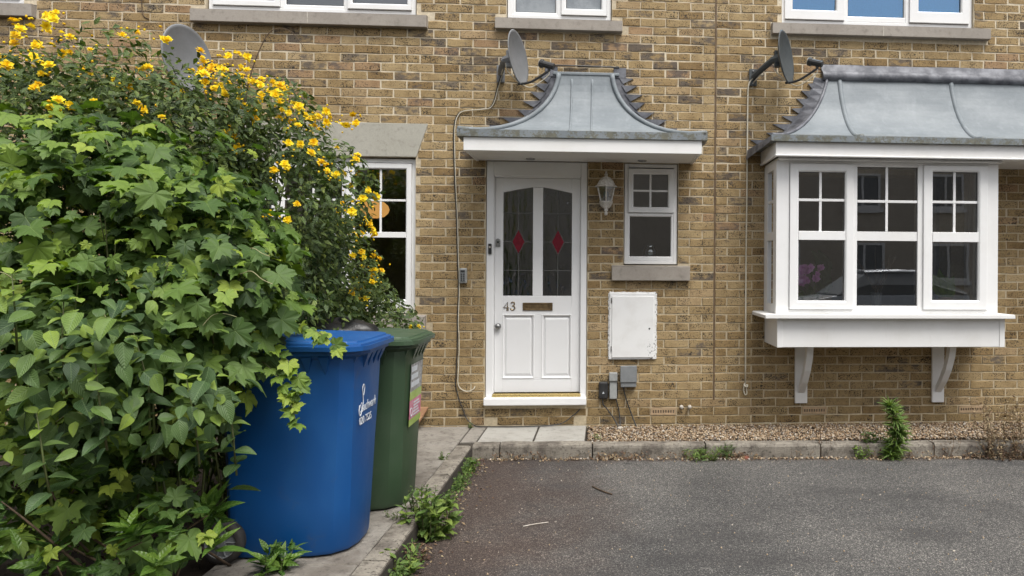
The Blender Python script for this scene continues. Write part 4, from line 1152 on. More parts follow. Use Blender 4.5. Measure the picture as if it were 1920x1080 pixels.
bt.build("buttons", 'dark', ks)

# ------------------------------------------------------------------ cables
def cable(pts, r, mat, name, label, par=None, n=6, smooth=True, k=6):
    o = MB().tube(arc_pts(pts, k), r, n).build(name, mat, par, smooth=True)
    if label: tag(o, label, "cable")
    return o
c2 = [(-1.87, -.10, 2.99), (-1.923, -.02, 2.877), (-1.954, -.012, 2.760), (-1.995, -.012, 2.698), (-2.073, -.012, 2.683), (-2.220, -.012, 2.666), (-2.270, -.012, 2.623), (-2.292, -.012, 2.544), (-2.296, -.012, 2.381), (-2.285, -.012, 2.056), (-2.270, -.012, 1.777), (-2.258, -.012, 1.406), (-2.248, -.012, 1.127), (-2.255, -.012, .848)]
c2b = [(-2.255, -.012, .848), (-2.254, -.012, .662), (-2.262, -.013, .383), (-2.266, -.013, .290), (-2.242, -.014, .174), (-2.205, -.014, .081), (-2.172, -.02, -.003), (-2.103, -.05, -.058), (-2.021, -.07, -.068), (-1.596, -.08, -.067), (-1.363, -.05, -.055), (-1.247, -.02, .013), (-1.186, .004, .064)]
cable(c2 + c2b[1:], .0048, 'dark', "aerial_cable", "black cable running down the bricks beside the door and along its step")
cable([(x + .009, y - .002, z) for x, y, z in c2] + [(-2.238, -.013, .662), (-2.243, -.013, .430), (-2.248, -.013, .313), (-2.228, -.014, .257), (-2.174, -.014, .229), (-2.119, -.012, .243), (-2.101, -.004, .271)], .0042, 'cream_cable', "aerial_cable", "cream cable clipped beside the black one, ending in a short hook")
t3 = tag(empty("aerial_cable", (.30, -.02, .18)), "cream cable hanging straight down left of the bay with a knot", "cable")
cable([(.420, -.05, 3.04), (.338, -.015, 3.010), (.297, -.012, 2.951), (.288, -.012, 2.760), (.286, -.012, 2.044), (.281, -.012, 1.328), (.282, -.012, .285)], .0075, 'cream_cable', "cord", None, t3)
kn = MB()
kn.tube(arc_pts([(.282, -.012, .29), (.268, -.022, .268), (.292, -.03, .255), (.300, -.012, .272), (.270, -.018, .258), (.266, -.014, .225), (.278, -.016, .185), (.294, -.016, .195), (.290, -.016, .235), (.280, -.02, .262)], 5), .006, 6)
kn.build("knot", 'cream_cable', t3, smooth=True)
cable([(-.990, -.025, .160), (-.985, -.03, .11), (-.952, -.03, .071), (-.885, -.05, -.02), (-.842, -.10, -.10)], .006, 'dark', "box_cable", "thin black cable from the black box into the gravel")
cable([(-.875, -.022, .160), (-.850, -.02, .07), (-.838, -.04, -.02), (-.836, -.10, -.10)], .006, 'dark', "box_cable", "thin black cable from the narrow pale box into the gravel")
cable([(-.808, -.03, .255), (-.785, -.022, .16), (-.735, -.03, .02), (-.686, -.08, -.10)], .0065, 'dark', "box_cable", "thin black cable from the square grey box into the gravel")
MB().lathe([(0, -.03), (.020, -.03), (.024, .0), (.018, .008), (0, .01)], (-.836, -.11, PATH - .005), 'z', 10).build("conduit_end", 'chalk', None)
tag(bpy.data.objects["conduit_end"], "pale stub of conduit in the gravel under the cables", "pipe")
cable([(-4.905, -.004, 3.60), (-4.895, -.006, 3.465), (-4.876, -.008, 3.411), (-4.841, -.004, 3.394)], .004, 'twig', "loose_wire", "thin loose wire curling on the bricks above the shrub", n=5)

# ------------------------------------------------------------------ satellite dishes
def dish(loc, label, mat, wall_pt, lnb_dir=0.30, a=.205, b=.225, nrm=None):
    root = tag(empty("satellite_dish", wall_pt), label, "satellite dish", "satellite dishes fixed to the house walls")
    n_ = Vector(nrm or (.93, -.34, .12)).normalized()
    sx = Vector((0, 0, 1)).cross(n_).normalized(); up = n_.cross(sx)
    c = Vector(loc)
    loops = []; N = 36
    for r, d in ((.001, 0), (.35, .006), (.7, .024), (.93, .043), (1.0, .050)):
        loops.append([c + sx * (a * r * math.cos(2 * PI * i / N)) + up * (b * r * math.sin(2 * PI * i / N)) + n_ * d for i in range(N)])
    rim = [c + sx * (a * 1.035 * math.cos(2 * PI * i / N)) + up * (b * 1.035 * math.sin(2 * PI * i / N)) + n_ * .043 for i in range(N)]
    back = [[q - n_ * .010 for q in l] for l in reversed(loops)]
    MB().loft(loops + [rim] + back, True, True).build("reflector", mat, root, smooth=True, bevel=0)
    bt_ = c - up * (b * .98) + n_ * .035
    lnb = c + n_ * lnb_dir - up * .11
    MB().tube(arc_pts([bt_ - n_ * .02, bt_ + n_ * .10 - up * .0, lnb - up * .045], 4), .010, 6).build("feed_arm", 'dark', root, smooth=True)
    d_ = (c + up * .02 - lnb).normalized()
    m = MB(); m.tube([lnb + d_ * .075, lnb + d_ * .05, lnb + d_ * .045, lnb - d_ * .05], [.036, .037, .029, .027], 12); m.tube([lnb + d_ * .0, lnb - up * .05], [.014, .012], 8)
    l_ = m.build("receiver", 'dark', root, smooth=False, bevel=.003)
    MB().tube([lnb + d_ * .083, lnb + d_ * .0755], [.029, .034], 12).build("receiver_cap", 'chalk', root)
    bk = c - n_ * .03
    wp = Vector(wall_pt)
    m = MB(); m.tube([bk + n_ * .02, bk - n_ * .06], [.05, .03], 8); m.tube(arc_pts([bk - n_ * .05, (bk - n_ * .05 + wp) / 2 + Vector((0, -.03, .0)), wp + Vector((0, -.03, 0))], 4), .028, 8)
    m.box(bk.x - .03, bk.x + .02, bk.y - .02, bk.y + .03, bk.z - .07, bk.z + .07)
    m.build("mount_arm", mat, root, bevel=.002)
    MB().box(wp.x - .035, wp.x + .035, -.016, -.001, wp.z - .075, wp.z + .075).build("wall_bracket", mat, root, bevel=.003)
    bo = MB()
    for z in (-.055, .055): bo.lathe([(0, -.024), (.008, -.023), (.009, -.0165)], (wp.x, 0, wp.z + z), 'y', 8)
    bo.build("bolt", 'steel', root)
    lead = [lnb - up * .05, lnb - up * .09 - n_ * .02, bt_ + n_ * .10 - up * .045, bt_ + n_ * .02 - up * .01]
    MB().tube(arc_pts(lead, 5), .0045, 5).build("lead_wire", 'cream_cable', root, smooth=True)
    MB().tube(arc_pts([bt_, bk - up * .10 - n_ * .03, bk - n_ * .05 - up * .02, wp + Vector((0, -.03, -.05))], 5), .005, 5).build("lead_wire", 'cream_cable', root, smooth=True)
    return root
dish((-1.755, -.27, 3.062), "dark grey dish under the narrow upper window above the door canopy", 'dish_grey', (-1.895, -.002, 3.0), nrm=(.955, -.27, .12))
dish((.525, -.27, 3.122), "almost black dish beside the bay roof under the right upper window", 'dish_dark', (.335, -.002, 3.02), nrm=(.85, -.51, .10))
dish((-4.41, -.27, 2.985), "plain mid grey dish partly hidden by the yellow flowers", 'dish_grey', (-4.62, -.002, 2.94), a=.23, b=.27)

# ------------------------------------------------------------------ wheelie bins
def rrect(cx, cy, hx, hy, rf_, rb, z, k=3, zf=0.0):
    """rounded rectangle; rf_ radius of the front (+X) corners, rb of the back ones"""
    P = []
    for (sx_, sy_, r, a0) in ((1, -1, rf_, -PI / 2), (1, 1, rf_, 0), (-1, 1, rb, PI / 2), (-1, -1, rb, PI)):
        ox, oy = cx + sx_ * (hx - r), cy + sy_ * (hy - r)
        for i in range(k + 1):
            t = a0 + PI / 2 * i / k
            P.append((ox + r * math.cos(t), oy + r * math.sin(t), z + zf * ((ox + r * math.cos(t)) - cx)))
    return P
def wheelie(cx, cy, label, mat, H=1.0, top_hx=.305, xb=-.26, xf=.26, tf=.295, axo=.035):
    zb = PATH
    root = tag(empty("wheelie_bin", (cx, cy, zb)), label, "wheelie bin", "wheelie bins on the path")
    hy0, hy1 = .235, .278
    def sec(t, grow=0.0, rf_=.125):
        x0 = cx + xb + (-.325 - xb) * t; x1 = cx + xf + (tf - xf) * t; hy = hy0 + (hy1 - hy0) * t
        return ((x0 + x1) / 2, cy, (x1 - x0) / 2 + grow, hy + grow, .165 - .03 * t, .06)
    L = []
    for t, g, z in ((0, -.03, 0.0), (0, -.008, .012), (.02, 0, .035), (.25, 0, .25), (.5, 0, .50), (.75, 0, .70), (.93, 0, .88 * H), (1, 0, .945 * H)):
        L.append(rrect(*sec(t, g), zb + z))
    MB().loft(L).build("body", mat, root, smooth=True).modifiers.new("e", 'EDGE_SPLIT').split_angle = math.radians(27)
    # raised panel lines on the near side
    # rim under the lid, overhanging at the front, with the comb of gussets
    zr = zb + .922 * H
    cxs, _, hx, hy, rf_, rb = sec(.97)
    R0 = rrect(cxs, cy, hx + .004, hy + .004, rf_, rb, zr); R1 = rrect(cxs + .012, cy, hx + .026, hy + .020, rf_ + .01, rb, zr + .018)
    R2 = rrect(cxs + .012, cy, hx + .026, hy + .020, rf_ + .01, rb, zr + .055); R3 = rrect(cxs + .01, cy, hx + .01, hy, rf_, rb, zr + .056)
    MB().loft([R0, R1, R2, R3]).build("rim", mat, root)
    xfnt = cxs + hx
    for dy in (-.19, -.115, -.04, .04, .115, .19):
        inset = .03 if abs(dy) > .15 else 0
        g = MB(); v = [(xfnt - .012 - inset, cy + dy - .003, zr - .085), (xfnt + .027 - inset, cy + dy - .028, zr + .012), (xfnt + .027 - inset, cy + dy + .028, zr + .012), (xfnt - .02 - inset, cy + dy - .028, zr + .012), (xfnt - .02 - inset, cy + dy + .028, zr + .012)]
        g.add(v, [(0, 1, 2), (0, 3, 1), (0, 2, 4), (1, 3, 4, 2), (0, 4, 3)]).build("gusset", mat, root)
    for dx in (.10, .18):
        g = MB(); v = [(cxs + dx, cy - hy + .008, zr - .08), (cxs + dx - .025, cy - hy - .022, zr + .012), (cxs + dx + .025, cy - hy - .022, zr + .012), (cxs + dx - .025, cy - hy + .02, zr + .012), (cxs + dx + .025, cy - hy + .02, zr + .012)]
        g.add(v, [(0, 1, 2), (0, 3, 1), (0, 2, 4), (1, 3, 4, 2), (0, 4, 3)]).build("gusset", mat, root)
    # lid: stepped, slightly domed, hinged at the back
    zl = zr + .034; lx, lh = cxs + .010, hx + .036
    LL = []
    for g_, z, rr in ((0, .006, .115), (.006, .008, .115), (.006, .030, .115), (-.006, .034, .11), (-.008, .045, .11), (-.030, .049, .095), (-.034, .056, .09), (-.10, .060, .06)):
        LL.append(rrect(lx, cy, lh + g_, hy + .034 + g_, rr, .07, zl + z, zf=-.028 if z > .03 else -.012))
    MB().loft(LL).build("lid", mat, root, smooth=True).modifiers.new("e", 'EDGE_SPLIT').split_angle = math.radians(24)
    MB().tube([(lx - lh - .045, cy - .20, zl + .0), (lx - lh - .045, cy + .20, zl + .0)], .016, 8).build("handle", mat, root, smooth=True)
    hb = MB()
    for y in (-.2, .0, .2): hb.box(lx - lh - .05, lx - lh + .06, cy + y - .02, cy + y + .02, zl - .03, zl + .015)
    hb.build("hinge_lug", mat, root, bevel=.004)
    ax = cx + xb - axo
    MB().tube([(ax, cy - .25, zb + .10), (ax, cy + .25, zb + .10)], .012, 8).build("axle", 'steel', root)
    for s_ in (-1, 1):
        y = cy + s_ * .262
        wh = MB().lathe([(.072, -.026), (.090, -.028), (.099, -.018), (.101, 0), (.099, .018), (.090, .028), (.072, .026), (.072, -.026)], (ax, y, zb + .101), 'y', 28).build("wheel", 'rubber', root, smooth=True)
        hub = MB().lathe([(0, -.024), (.020, -.024), (.024, -.014), (.066, -.010), (.072, -.022), (.072, .02), (0, .02)], (ax, y, zb + .101), 'y', 28)
        for k in range(10):
            t = 2 * PI * k / 10
            hub.tube([(ax + .02 * math.cos(t), y - .016, zb + .101 + .02 * math.sin(t)), (ax + .068 * math.cos(t), y - .014, zb + .101 + .068 * math.sin(t))], .0045, 4)
        hub.build("hub", 'box_grey', wh)
    return root, cx
blue, bx = wheelie(-2.462, -2.652, "bright blue wheelie bin, the nearer of the pair beside the shrubs", 'blue_bin', 1.03, xb=-.305, axo=-.005)
green, gx0 = wheelie(-2.392, -2.00, "dark green wheelie bin standing between the blue one and the house", 'green_bin', .985)
# print on the fronts (front face leans out by .035 over .9 m)
lean = math.atan2(.035, .9)
def on_front(cx, z): return cx + .26 + .035 * (z - PATH) / .927 + .0015
zz = .60
text("logo", "Southwark", .07, (on_front(-2.462, zz) + .002, -2.652 - .165, zz), (PI / 2 , 0, PI / 2), 'print', blue, shear=.35, sx=.80, thin=-.0012)
sw = [(0, .02, 0.08), (0, .035, .115), (0, .015, .135), (0, -.005, .115), (0, .01, .08), (0, .02, .045), (0, .0, .005), (0, -.03, -.015), (0, -.05, .01), (0, -.045, .04)]
MB().tube(arc_pts([(on_front(-2.462, zz + c) + .0015, -2.652 - .135 + b_ * .8, zz + c) for a_, b_, c in sw], 4), .0024, 5).build("logo_swash", 'print', blue)
text("phone_number", "020 7525", .052, (on_front(-2.462, zz - .055) + .002, -2.652 - .165, zz - .06), (PI / 2, 0, PI / 2), 'print', blue, sx=.95)
def sticker(z0, z1, mat, y0=-.15, y1=.11, dx=0.0, name="sticker"):
    v = [(on_front(-2.392, z0) + dx, -2.0 + y0, z0), (on_front(-2.392, z0) + dx, -2.0 + y1, z0), (on_front(-2.392, z1) + dx, -2.0 + y1, z1), (on_front(-2.392, z1) + dx, -2.0 + y0, z1)]
    w_ = [(x - .0012, y, z) for x, y, z in v]
    return MB().loft([w_, v]).build(name, mat, green)
sticker(.585, .745, 'st_grey', dx=.001); sticker(.535, .5845, 'st_green', dx=.001); sticker(.425, .5345, 'st_pink', dx=.001); sticker(.385, .4245, 'st_green', dx=.001)
for i in range(3): sticker(.70 - i * .045, .73 - i * .045, 'print', -.14, -.02 + .03 * i, .003, "print_line")
for i in range(5): sticker(.437 + i * .018, .445 + i * .018, 'print', -.07, .07 - .02 * (i % 3), .003, "print_line")
MB().lathe([(.020, 0), (.026, 0), (.026, .0016), (.020, .0016), (.020, 0)], (on_front(-2.392, .46) + .0022, -2.115, .465), 'x', 20).build("print_ring", 'print', green)

# bin liner lying on the green lid
bagm = MB(); NU, NV = 30, 14
ph = [random.uniform(0, 6) for _ in range(12)]
def bag_pt(u, v):
    t = 2 * PI * u / NU; e = v / NV * PI / 2
    rx, ry, rz = .215, .14, .072
    r = 1 + .10 * math.sin(3 * t + ph[0]) + .06 * math.sin(7 * t + ph[1] + 3 * e) + .05 * math.sin(13 * t + ph[2]) * math.cos(e)
    h = math.sin(e) * (1 + .16 * math.sin(4 * t + ph[3]) + .12 * math.sin(9 * t + 5 * e + ph[4]))
    return (-2.565 + rx * r * math.cos(e) * math.cos(t), -1.96 + ry * r * math.cos(e) * math.sin(t), .922 + rz * h)
bagm.add([bag_pt(u, v) for v in range(NV + 1) for u in range(NU)], [(v * NU + u, v * NU + (u + 1) % NU, (v + 1) * NU + (u + 1) % NU, (v + 1) * NU + u) for v in range(NV) for u in range(NU)])
tag(bagm.build("bin_liner", 'bag', smooth=True), "crumpled black bin liner lying on the green bin lid", "bin bag")

# board against the wall behind the green bin
pm = MB(); v = [(-2.70, -.05, PATH), (-2.535, -.33, PATH), (-2.50, -.02, PATH + .155), (-2.70, -.02, PATH + .155)]
pm.loft([[(-2.72, -.36, PATH + .002), (-2.555, -.36, PATH + .002), (-2.500, -.012, PATH + .150), (-2.72, -.012, PATH + .150)], [(-2.72, -.345, PATH + .022), (-2.555, -.345, PATH + .022), (-2.500, -.006, PATH + .170), (-2.72, -.006, PATH + .170)]])
tag(pm.build("wooden_board", 'wood'), "small reddish brown board leaning on the wall behind the green bin", "board")

# ------------------------------------------------------------------ things behind the glass
lp = tag(empty("pendant_lamp", (-3.33, 1.2, 1.82)), "amber paper lampshade glowing behind the ground floor window", "lamp")
MB().lathe([(.03, -.088), (.09, -.075), (.128, -.04), (.142, 0), (.128, .04), (.09, .075), (.03, .088)], (-3.33, 1.2, 1.895), 'z', 28).build("lamp_shade", 'lamp', lp, smooth=True)
MB().tube([(-3.33, 1.2, 1.98), (-3.33, 1.2, 2.70)], .004, 5).build("flex", 'dark', lp)
MB().box(-.80, -.345, .09, .24, 1.352, 1.372).build("inner_sill", 'white', W4, bevel=.003)
gm = MB().lathe([(0, 0), (.03, .0), (.055, .02), (.072, .055), (.074, .085), (.062, .12), (.045, .14), (.05, .147), (.044, .138), (.06, .118), (.07, .085), (.068, .055), (.05, .024), (0, .01)], (-.565, .165, 1.3725), 'z', 28)
M_['bowl'] = glass_material("bowl_glass", (.72, .76, .75), 6.0, 0.1)
tag(gm.build("glass_bowl", 'bowl', smooth=True), "round clear glass bowl on the sill of the small window beside the lantern", "bowl")

# ------------------------------------------------------------------ leaves
def ribbon_leaf(rows, cols, prof, fold, droop, twist, wavy=0.0):
    """leaf along +y from 0 to 1, in the xy plane, z up; prof(t) half width"""
    V, UV, F = [], [], []
    for i in range(rows + 1):
        t = i / rows; w_ = prof(t)
        for j in range(cols + 1):
            s_ = j / cols * 2 - 1
            x = s_ * w_; z = fold * abs(s_) * w_ - droop * t * t + twist * s_ * w_ * t + wavy * math.sin(9 * t + 2 * s_) * abs(s_)
            y = t * (1 - .25 * droop * t)
            V.append((x, y, z)); UV.append((.5 + x, t))
    for i in range(rows):
        for j in range(cols):
            a = i * (cols + 1) + j; F.append((a, a + 1, a + cols + 2, a + cols + 1))
    return np.array(V), F, UV
def ovate(wd, p=.42):
    def f(t): return wd * (math.sin(PI * min(1, t ** .75)) ** .8) * (1.12 - .45 * t) if 0 < t < 1 else .004
    return f
def hop_leaf(droop, fold, seed):
    rr = random.Random(seed)
    half = [(0, .74), (9, .60), (13, .63), (19, .56), (24, .50), (33, .40), (40, .50), (44, .48), (50, .57), (57, .64), (65, .54), (70, .55), (78, .47), (92, .40), (104, .47), (118, .52), (126, .45), (134, .45), (152, .35), (168, .20)]
    pts = [(a, r) for a, r in half] + [(180, .03)] + [(-a, r) for a, r in half[:0:-1]]
    V = [(0, .17, .015)]; UV = [(.5, .17)]
    for a, r in pts:
        r *= rr.uniform(.93, 1.06); t = math.radians(a)
        x, y = r * math.sin(t), .17 + r * math.cos(t)
        vein = a in (0, 57, -57, 118, -118)
        z = -droop * (r * r) * (1.5 if vein else .9) + fold * abs(x) + (0.0 if vein else .035) + rr.uniform(-.015, .015)
        V.append((x, y, z)); UV.append((.5 + x, y))
    n = len(pts); F = [(0, 1 + (i + 1) % n, 1 + i) for i in range(n)]
    return np.array(V), F, UV
def kinds(name):
    out = []
    for k in range(6):
        rr = random.Random(k * 7 + 3)
        d, fo, tw = rr.uniform(.05, .38), rr.uniform(.08, .40), rr.uniform(-.5, .5)
        if name == 'hop': out.append(hop_leaf(rr.uniform(.12, .5), rr.uniform(.0, .25), k))
        elif name == 'dogwood': out.append(ribbon_leaf(6, 4, ovate(.30), fo, d, tw, .012))
        elif name == 'lance': out.append(ribbon_leaf(5, 2, ovate(.17), fo, d, tw))
        elif name == 'narrow': out.append(ribbon_leaf(4, 2, ovate(.065), fo, d * 1.4, tw))
        elif name == 'kerria': out.append(ribbon_leaf(3, 2, ovate(.22), fo, d, tw))
        elif name == 'weed': out.append(ribbon_leaf(4, 2, ovate(.24), fo, d, tw, .03))
    return out
LEAF = {k: kinds(k) for k in ('hop', 'dogwood', 'lance', 'narrow', 'kerria', 'weed')}

def frames(N, tip, up_jit=0.0):
    """rotation matrices with z = N (leaf normal) and y = tip direction projected"""
    N = N / np.linalg.norm(N, axis=1)[:, None]
    y = tip - (tip * N).sum(1)[:, None] * N
    y /= np.maximum(1e-6, np.linalg.norm(y, axis=1))[:, None]
    x = np.cross(y, N)
    return np.stack([x, y, N], 2)            # columns
def leaf_set(root, name, leafkind, mat, P, R, size, tone, solo=300, plural=None):
    """leaves: the ones that show largest as objects of their own, the others as one part"""
    n = len(P); var = rng.integers(0, 6, n)
    d = np.linalg.norm(P - np.array(CAM), axis=1); facing = np.abs(np.einsum('ni,ni->n', R[:, :, 2], (P - np.array(CAM)) / d[:, None]))
    sc_ = size / d * (.35 + facing) * hid(P)
    order = np.argsort(-sc_); own = set(order[:solo].tolist()) if solo else set()
    V_, F_, U_ = zip(*LEAF[leafkind])
    cache = {}
    for i in own:
        tq = int(min(7, max(0, tone[i] * 8)))
        key = (var[i], tq)
        if key not in cache:
            me = bpy.data.meshes.new(name); me.from_pydata(V_[var[i]].tolist(), [], F_[var[i]])
            at = me.color_attributes.new("lc", 'FLOAT_COLOR', 'POINT'); at.data.foreach_set("color", np.tile([(tq + .5) / 8, random.random(), 0, 1], len(V_[var[i]])).astype(np.float32))
            u = me.uv_layers.new(name="UVMap"); fl_ = [q for f_ in F_[var[i]] for q in f_]
            u.data.foreach_set("uv", np.array([U_[var[i]][q] for q in fl_], np.float32).ravel())
            me.polygons.foreach_set("use_smooth", [True] * len(me.polygons)); me.materials.append(M_[mat]); me.update(); cache[key] = me
        ob = bpy.data.objects.new(name, cache[key]); C.objects.link(ob); ob.parent = root
        m4 = Matrix(R[i].tolist()).to_4x4() @ Matrix.Diagonal((size[i],) * 3 + (1,)); m4.translation = Vector((P[i] - ORIGIN[root.name]).tolist())
        ob.matrix_local = m4
    rest = np.array([i for i in range(n) if i not in own])
    if len(rest):
        VV, FF, UU, CC = [], [], [], []
        objs = []
        for k in range(6):
            r = rest[var[rest] == k]
            if not len(r): continue
            V = np.einsum('nij,kj->nki', R[r], V_[k]) * size[r][:, None, None] + P[r][:, None, :]
            objs.append((V, F_[k], U_[k], tone[r]))
        merge_leaves(plural or "foliage", mat, objs, root)
def merge_leaves(name, mat, sets, root):
    me = bpy.data.meshes.new(name); base = 0
    co, lv, ls, lt, cc, uv = [], [], [], [], [], []; loop0 = 0
    for V, F, U, tone in sets:
        n, k, _ = V.shape; co.append(V.reshape(-1, 3))
        ln = np.array([len(q) for q in F]); flat = np.concatenate([np.array(q) for q in F])
        lv.append((flat[None, :] + (np.arange(n) * k)[:, None] + base).ravel()); tt = np.tile(ln, n)
        lt.append(tt); ls.append(loop0 + np.concatenate([[0], np.cumsum(tt)[:-1]])); loop0 += tt.sum(); base += n * k
        c = np.ones((n, k, 4), np.float32); c[:, :, 0] = tone[:, None]; c[:, :, 1] = rng.random(n)[:, None]; cc.append(c.reshape(-1, 4))
        uv.append(np.tile(np.array(U, np.float32)[flat], (n, 1)))
    co = np.concatenate(co) - ORIGIN[root.name]; lv = np.concatenate(lv); ls = np.concatenate(ls); lt = np.concatenate(lt)
    me.vertices.add(len(co)); me.vertices.foreach_set("co", co.astype(np.float32).ravel())
    me.loops.add(len(lv)); me.loops.foreach_set("vertex_index", lv.astype(np.int32))
    me.polygons.add(len(ls)); me.polygons.foreach_set("loop_start", ls.astype(np.int32)); me.polygons.foreach_set("loop_total", lt.astype(np.int32))
    me.polygons.foreach_set("use_smooth", np.ones(len(ls), dtype=bool))
    at = me.color_attributes.new("lc", 'FLOAT_COLOR', 'POINT'); at.data.foreach_set("color", np.concatenate(cc).ravel())
    u = me.uv_layers.new(name="UVMap"); u.data.foreach_set("uv", np.concatenate(uv).ravel())
    me.materials.append(M_[mat]); me.update(); me.validate()
    ob = bpy.data.objects.new(name, me); C.objects.link(ob); ob.parent = root; ORIGIN[ob.name] = ORIGIN[root.name]; tag(ob, kind='stuff')
    return ob
HID = []                                  # lumps that stand in front (for choosing which leaves show)
def hid(P): 
    d = P - np.array(CAM); L = np.linalg.norm(d, axis=1); u = d / L[:, None]
    s_ = np.ones(len(P))
    for c, r in HID:
        c = np.array(c); r = np.array(r) * .82
        o_ = (np.array(CAM) - c) / r; dd = u / r
        A = (dd * dd).sum(1); B = (dd * o_).sum(1); Cc = (o_ * o_).sum() - 1
        disc = B * B - A * Cc; t = (-B - np.sqrt(np.maximum(disc, 0))) / A
        s_ = np.where((disc > 0) & (t < L - .10) & (t > 0), s_ * .05, s_)
    return s_

def lump_points(n, c, r, shell=(.72, 1.05), cone=-.25, rough=.16, seed=0):
    """points through the outer volume of an ellipsoid with an uneven outline, on the side that can be seen"""
    out_p, out_n = [], []
    c = np.array(c); r = np.array(r); tocam = (np.array(CAM) - c); tocam /= np.linalg.norm(tocam)
    g = np.random.default_rng(seed); ph_ = g.uniform(0, 6, 6)
    while sum(len(q) for q in out_p) < n:
        u = g.normal(size=(n * 2, 3)); u /= np.linalg.norm(u, axis=1)[:, None]
        nn = u / r; nn /= np.linalg.norm(nn, axis=1)[:, None]
        k = ((nn @ tocam) > cone) | (u[:, 2] > .55)
        u, nn = u[k], nn[k]
        bump_ = 1 + rough * (np.sin(5 * u[:, 0] + ph_[0]) * np.sin(6 * u[:, 2] + ph_[1]) + .6 * np.sin(11 * u[:, 2] + ph_[2] + 4 * u[:, 0]) * np.sin(9 * u[:, 1] + ph_[3]))
        rad = (shell[0] + (shell[1] - shell[0]) * g.random(len(u)) ** .6) * bump_
        out_p.append(c + u * r * rad[:, None]); out_n.append(nn)
    return np.concatenate(out_p)[:n], np.concatenate(out_n)[:n]
def scatter(lumps, smin, smax, young=.12, up=.55, tipdown=.7, jit=.45, dark=.0, shell=(.72, 1.05), seed=1, cone=-.25):
    P, N = [], []
    for i, (n, c, r) in enumerate(lumps):
        a, b = lump_points(n, c, r, shell, cone, seed=seed * 31 + i); P.append(a); N.append(b)
    P = np.concatenate(P); N = np.concatenate(N); n = len(P)
    k = P[:, 2] > -.16; P, N = P[k], N[k]; n = len(P)
    tc = np.array(CAM) - P; tc /= np.linalg.norm(tc, axis=1)[:, None]
    Nl = N * .55 + tc * .30 + np.array([0, 0, up]) + rng.normal(0, jit, (n, 3))
    tip = N * .75 + np.array([0, 0, -tipdown]) + rng.normal(0, .55, (n, 3))
    size = smin + (smax - smin) * rng.random(n) ** 1.3
    tone = np.clip(rng.normal(.44, .22, n) - dark, 0, 1)
    y = rng.random(n) < young; tone[y] = rng.uniform(.68, 1.0, y.sum()); size[y] *= .72
    return P, frames(Nl, tip), size, tone
def stems(root, name, mat, base, targets, r0_=.008, r1_=.002, sag=.15, n=5):
    m = MB()
    for q in targets:
        b = np.array(base) + rng.normal(0, .12, 3) * np.array([1, 1, 0]); mid = b * .4 + np.array(q) * .6 + np.array([0, 0, sag]) + rng.normal(0, .06, 3)
        pts = arc_pts([tuple(b), tuple(mid), tuple(q)], 5); m.tube(pts, [r0_ + (r1_ - r0_) * i / (len(pts) - 1) for i in range(len(pts))], n)
    return m.build(name, mat, root, smooth=True)

# lumps of the four plants that make up the thicket
KER = [(6500, (-3.55, -2.55, 1.62), (.70, .55, .78)), (8000, (-3.00, -2.05, 1.52), (.55, .48, .75)), (5200, (-2.92, -1.45, 1.10), (.37, .45, .60)), (3600, (-2.74, -1.05, .82), (.34, .34, .36)),
       (2200, (-3.15, -1.9, .75), (.55, .6, .70)), (2600, (-3.45, -2.45, 1.05), (.75, .35, .75)), (2800, (-3.25, -2.35, 1.93), (.45, .4, .40)), (2800, (-3.85, -2.55, 1.95), (.5, .45, .42)), (2200, (-4.4, -1.9, 1.7), (.7, .7, .85)), (500, (-3.35, -2.6, .45), (.5, .45, .6))]
HOP = [(640, (-3.30, -3.05, 1.34), (.62, .42, .55)), (520, (-2.86, -3.02, 1.26), (.44, .40, .50)), (150, (-2.70, -3.10, 1.10), (.28, .28, .34)), (460, (-3.45, -3.0, .85), (.6, .45, .55)), (300, (-3.02, -3.05, .82), (.38, .36, .46)), (170, (-3.8, -2.9, 1.5), (.5, .45, .45)), (240, (-3.45, -2.95, 1.74), (.50, .34, .30)), (50, (-3.0, -2.85, 1.70), (.36, .3, .24)), (95, (-3.08, -3.28, .50), (.36, .24, .26)), (110, (-3.35, -3.30, .42), (.42, .26, .32)), (50, (-2.95, -3.42, .28), (.34, .2, .2))]
DOG = [(150, (-3.02, -3.55, 1.02), (.36, .30, .26)), (140, (-2.78, -3.48, .88), (.34, .28, .28)), (26, (-2.68, -3.40, .74), (.20, .2, .16)), (60, (-3.25, -3.50, .82), (.34, .28, .30))]
LAU = [(60, (-3.05, -3.36, .27), (.50, .34, .26)), (50, (-2.98, -3.30, .14), (.24, .24, .22)), (40, (-3.45, -3.32, .30), (.5, .35, .30))]
HID += [(c, r) for _, c, r in HOP + DOG + LAU] + [(c, r) for _, c, r in KER[:4] + KER[6:8]]

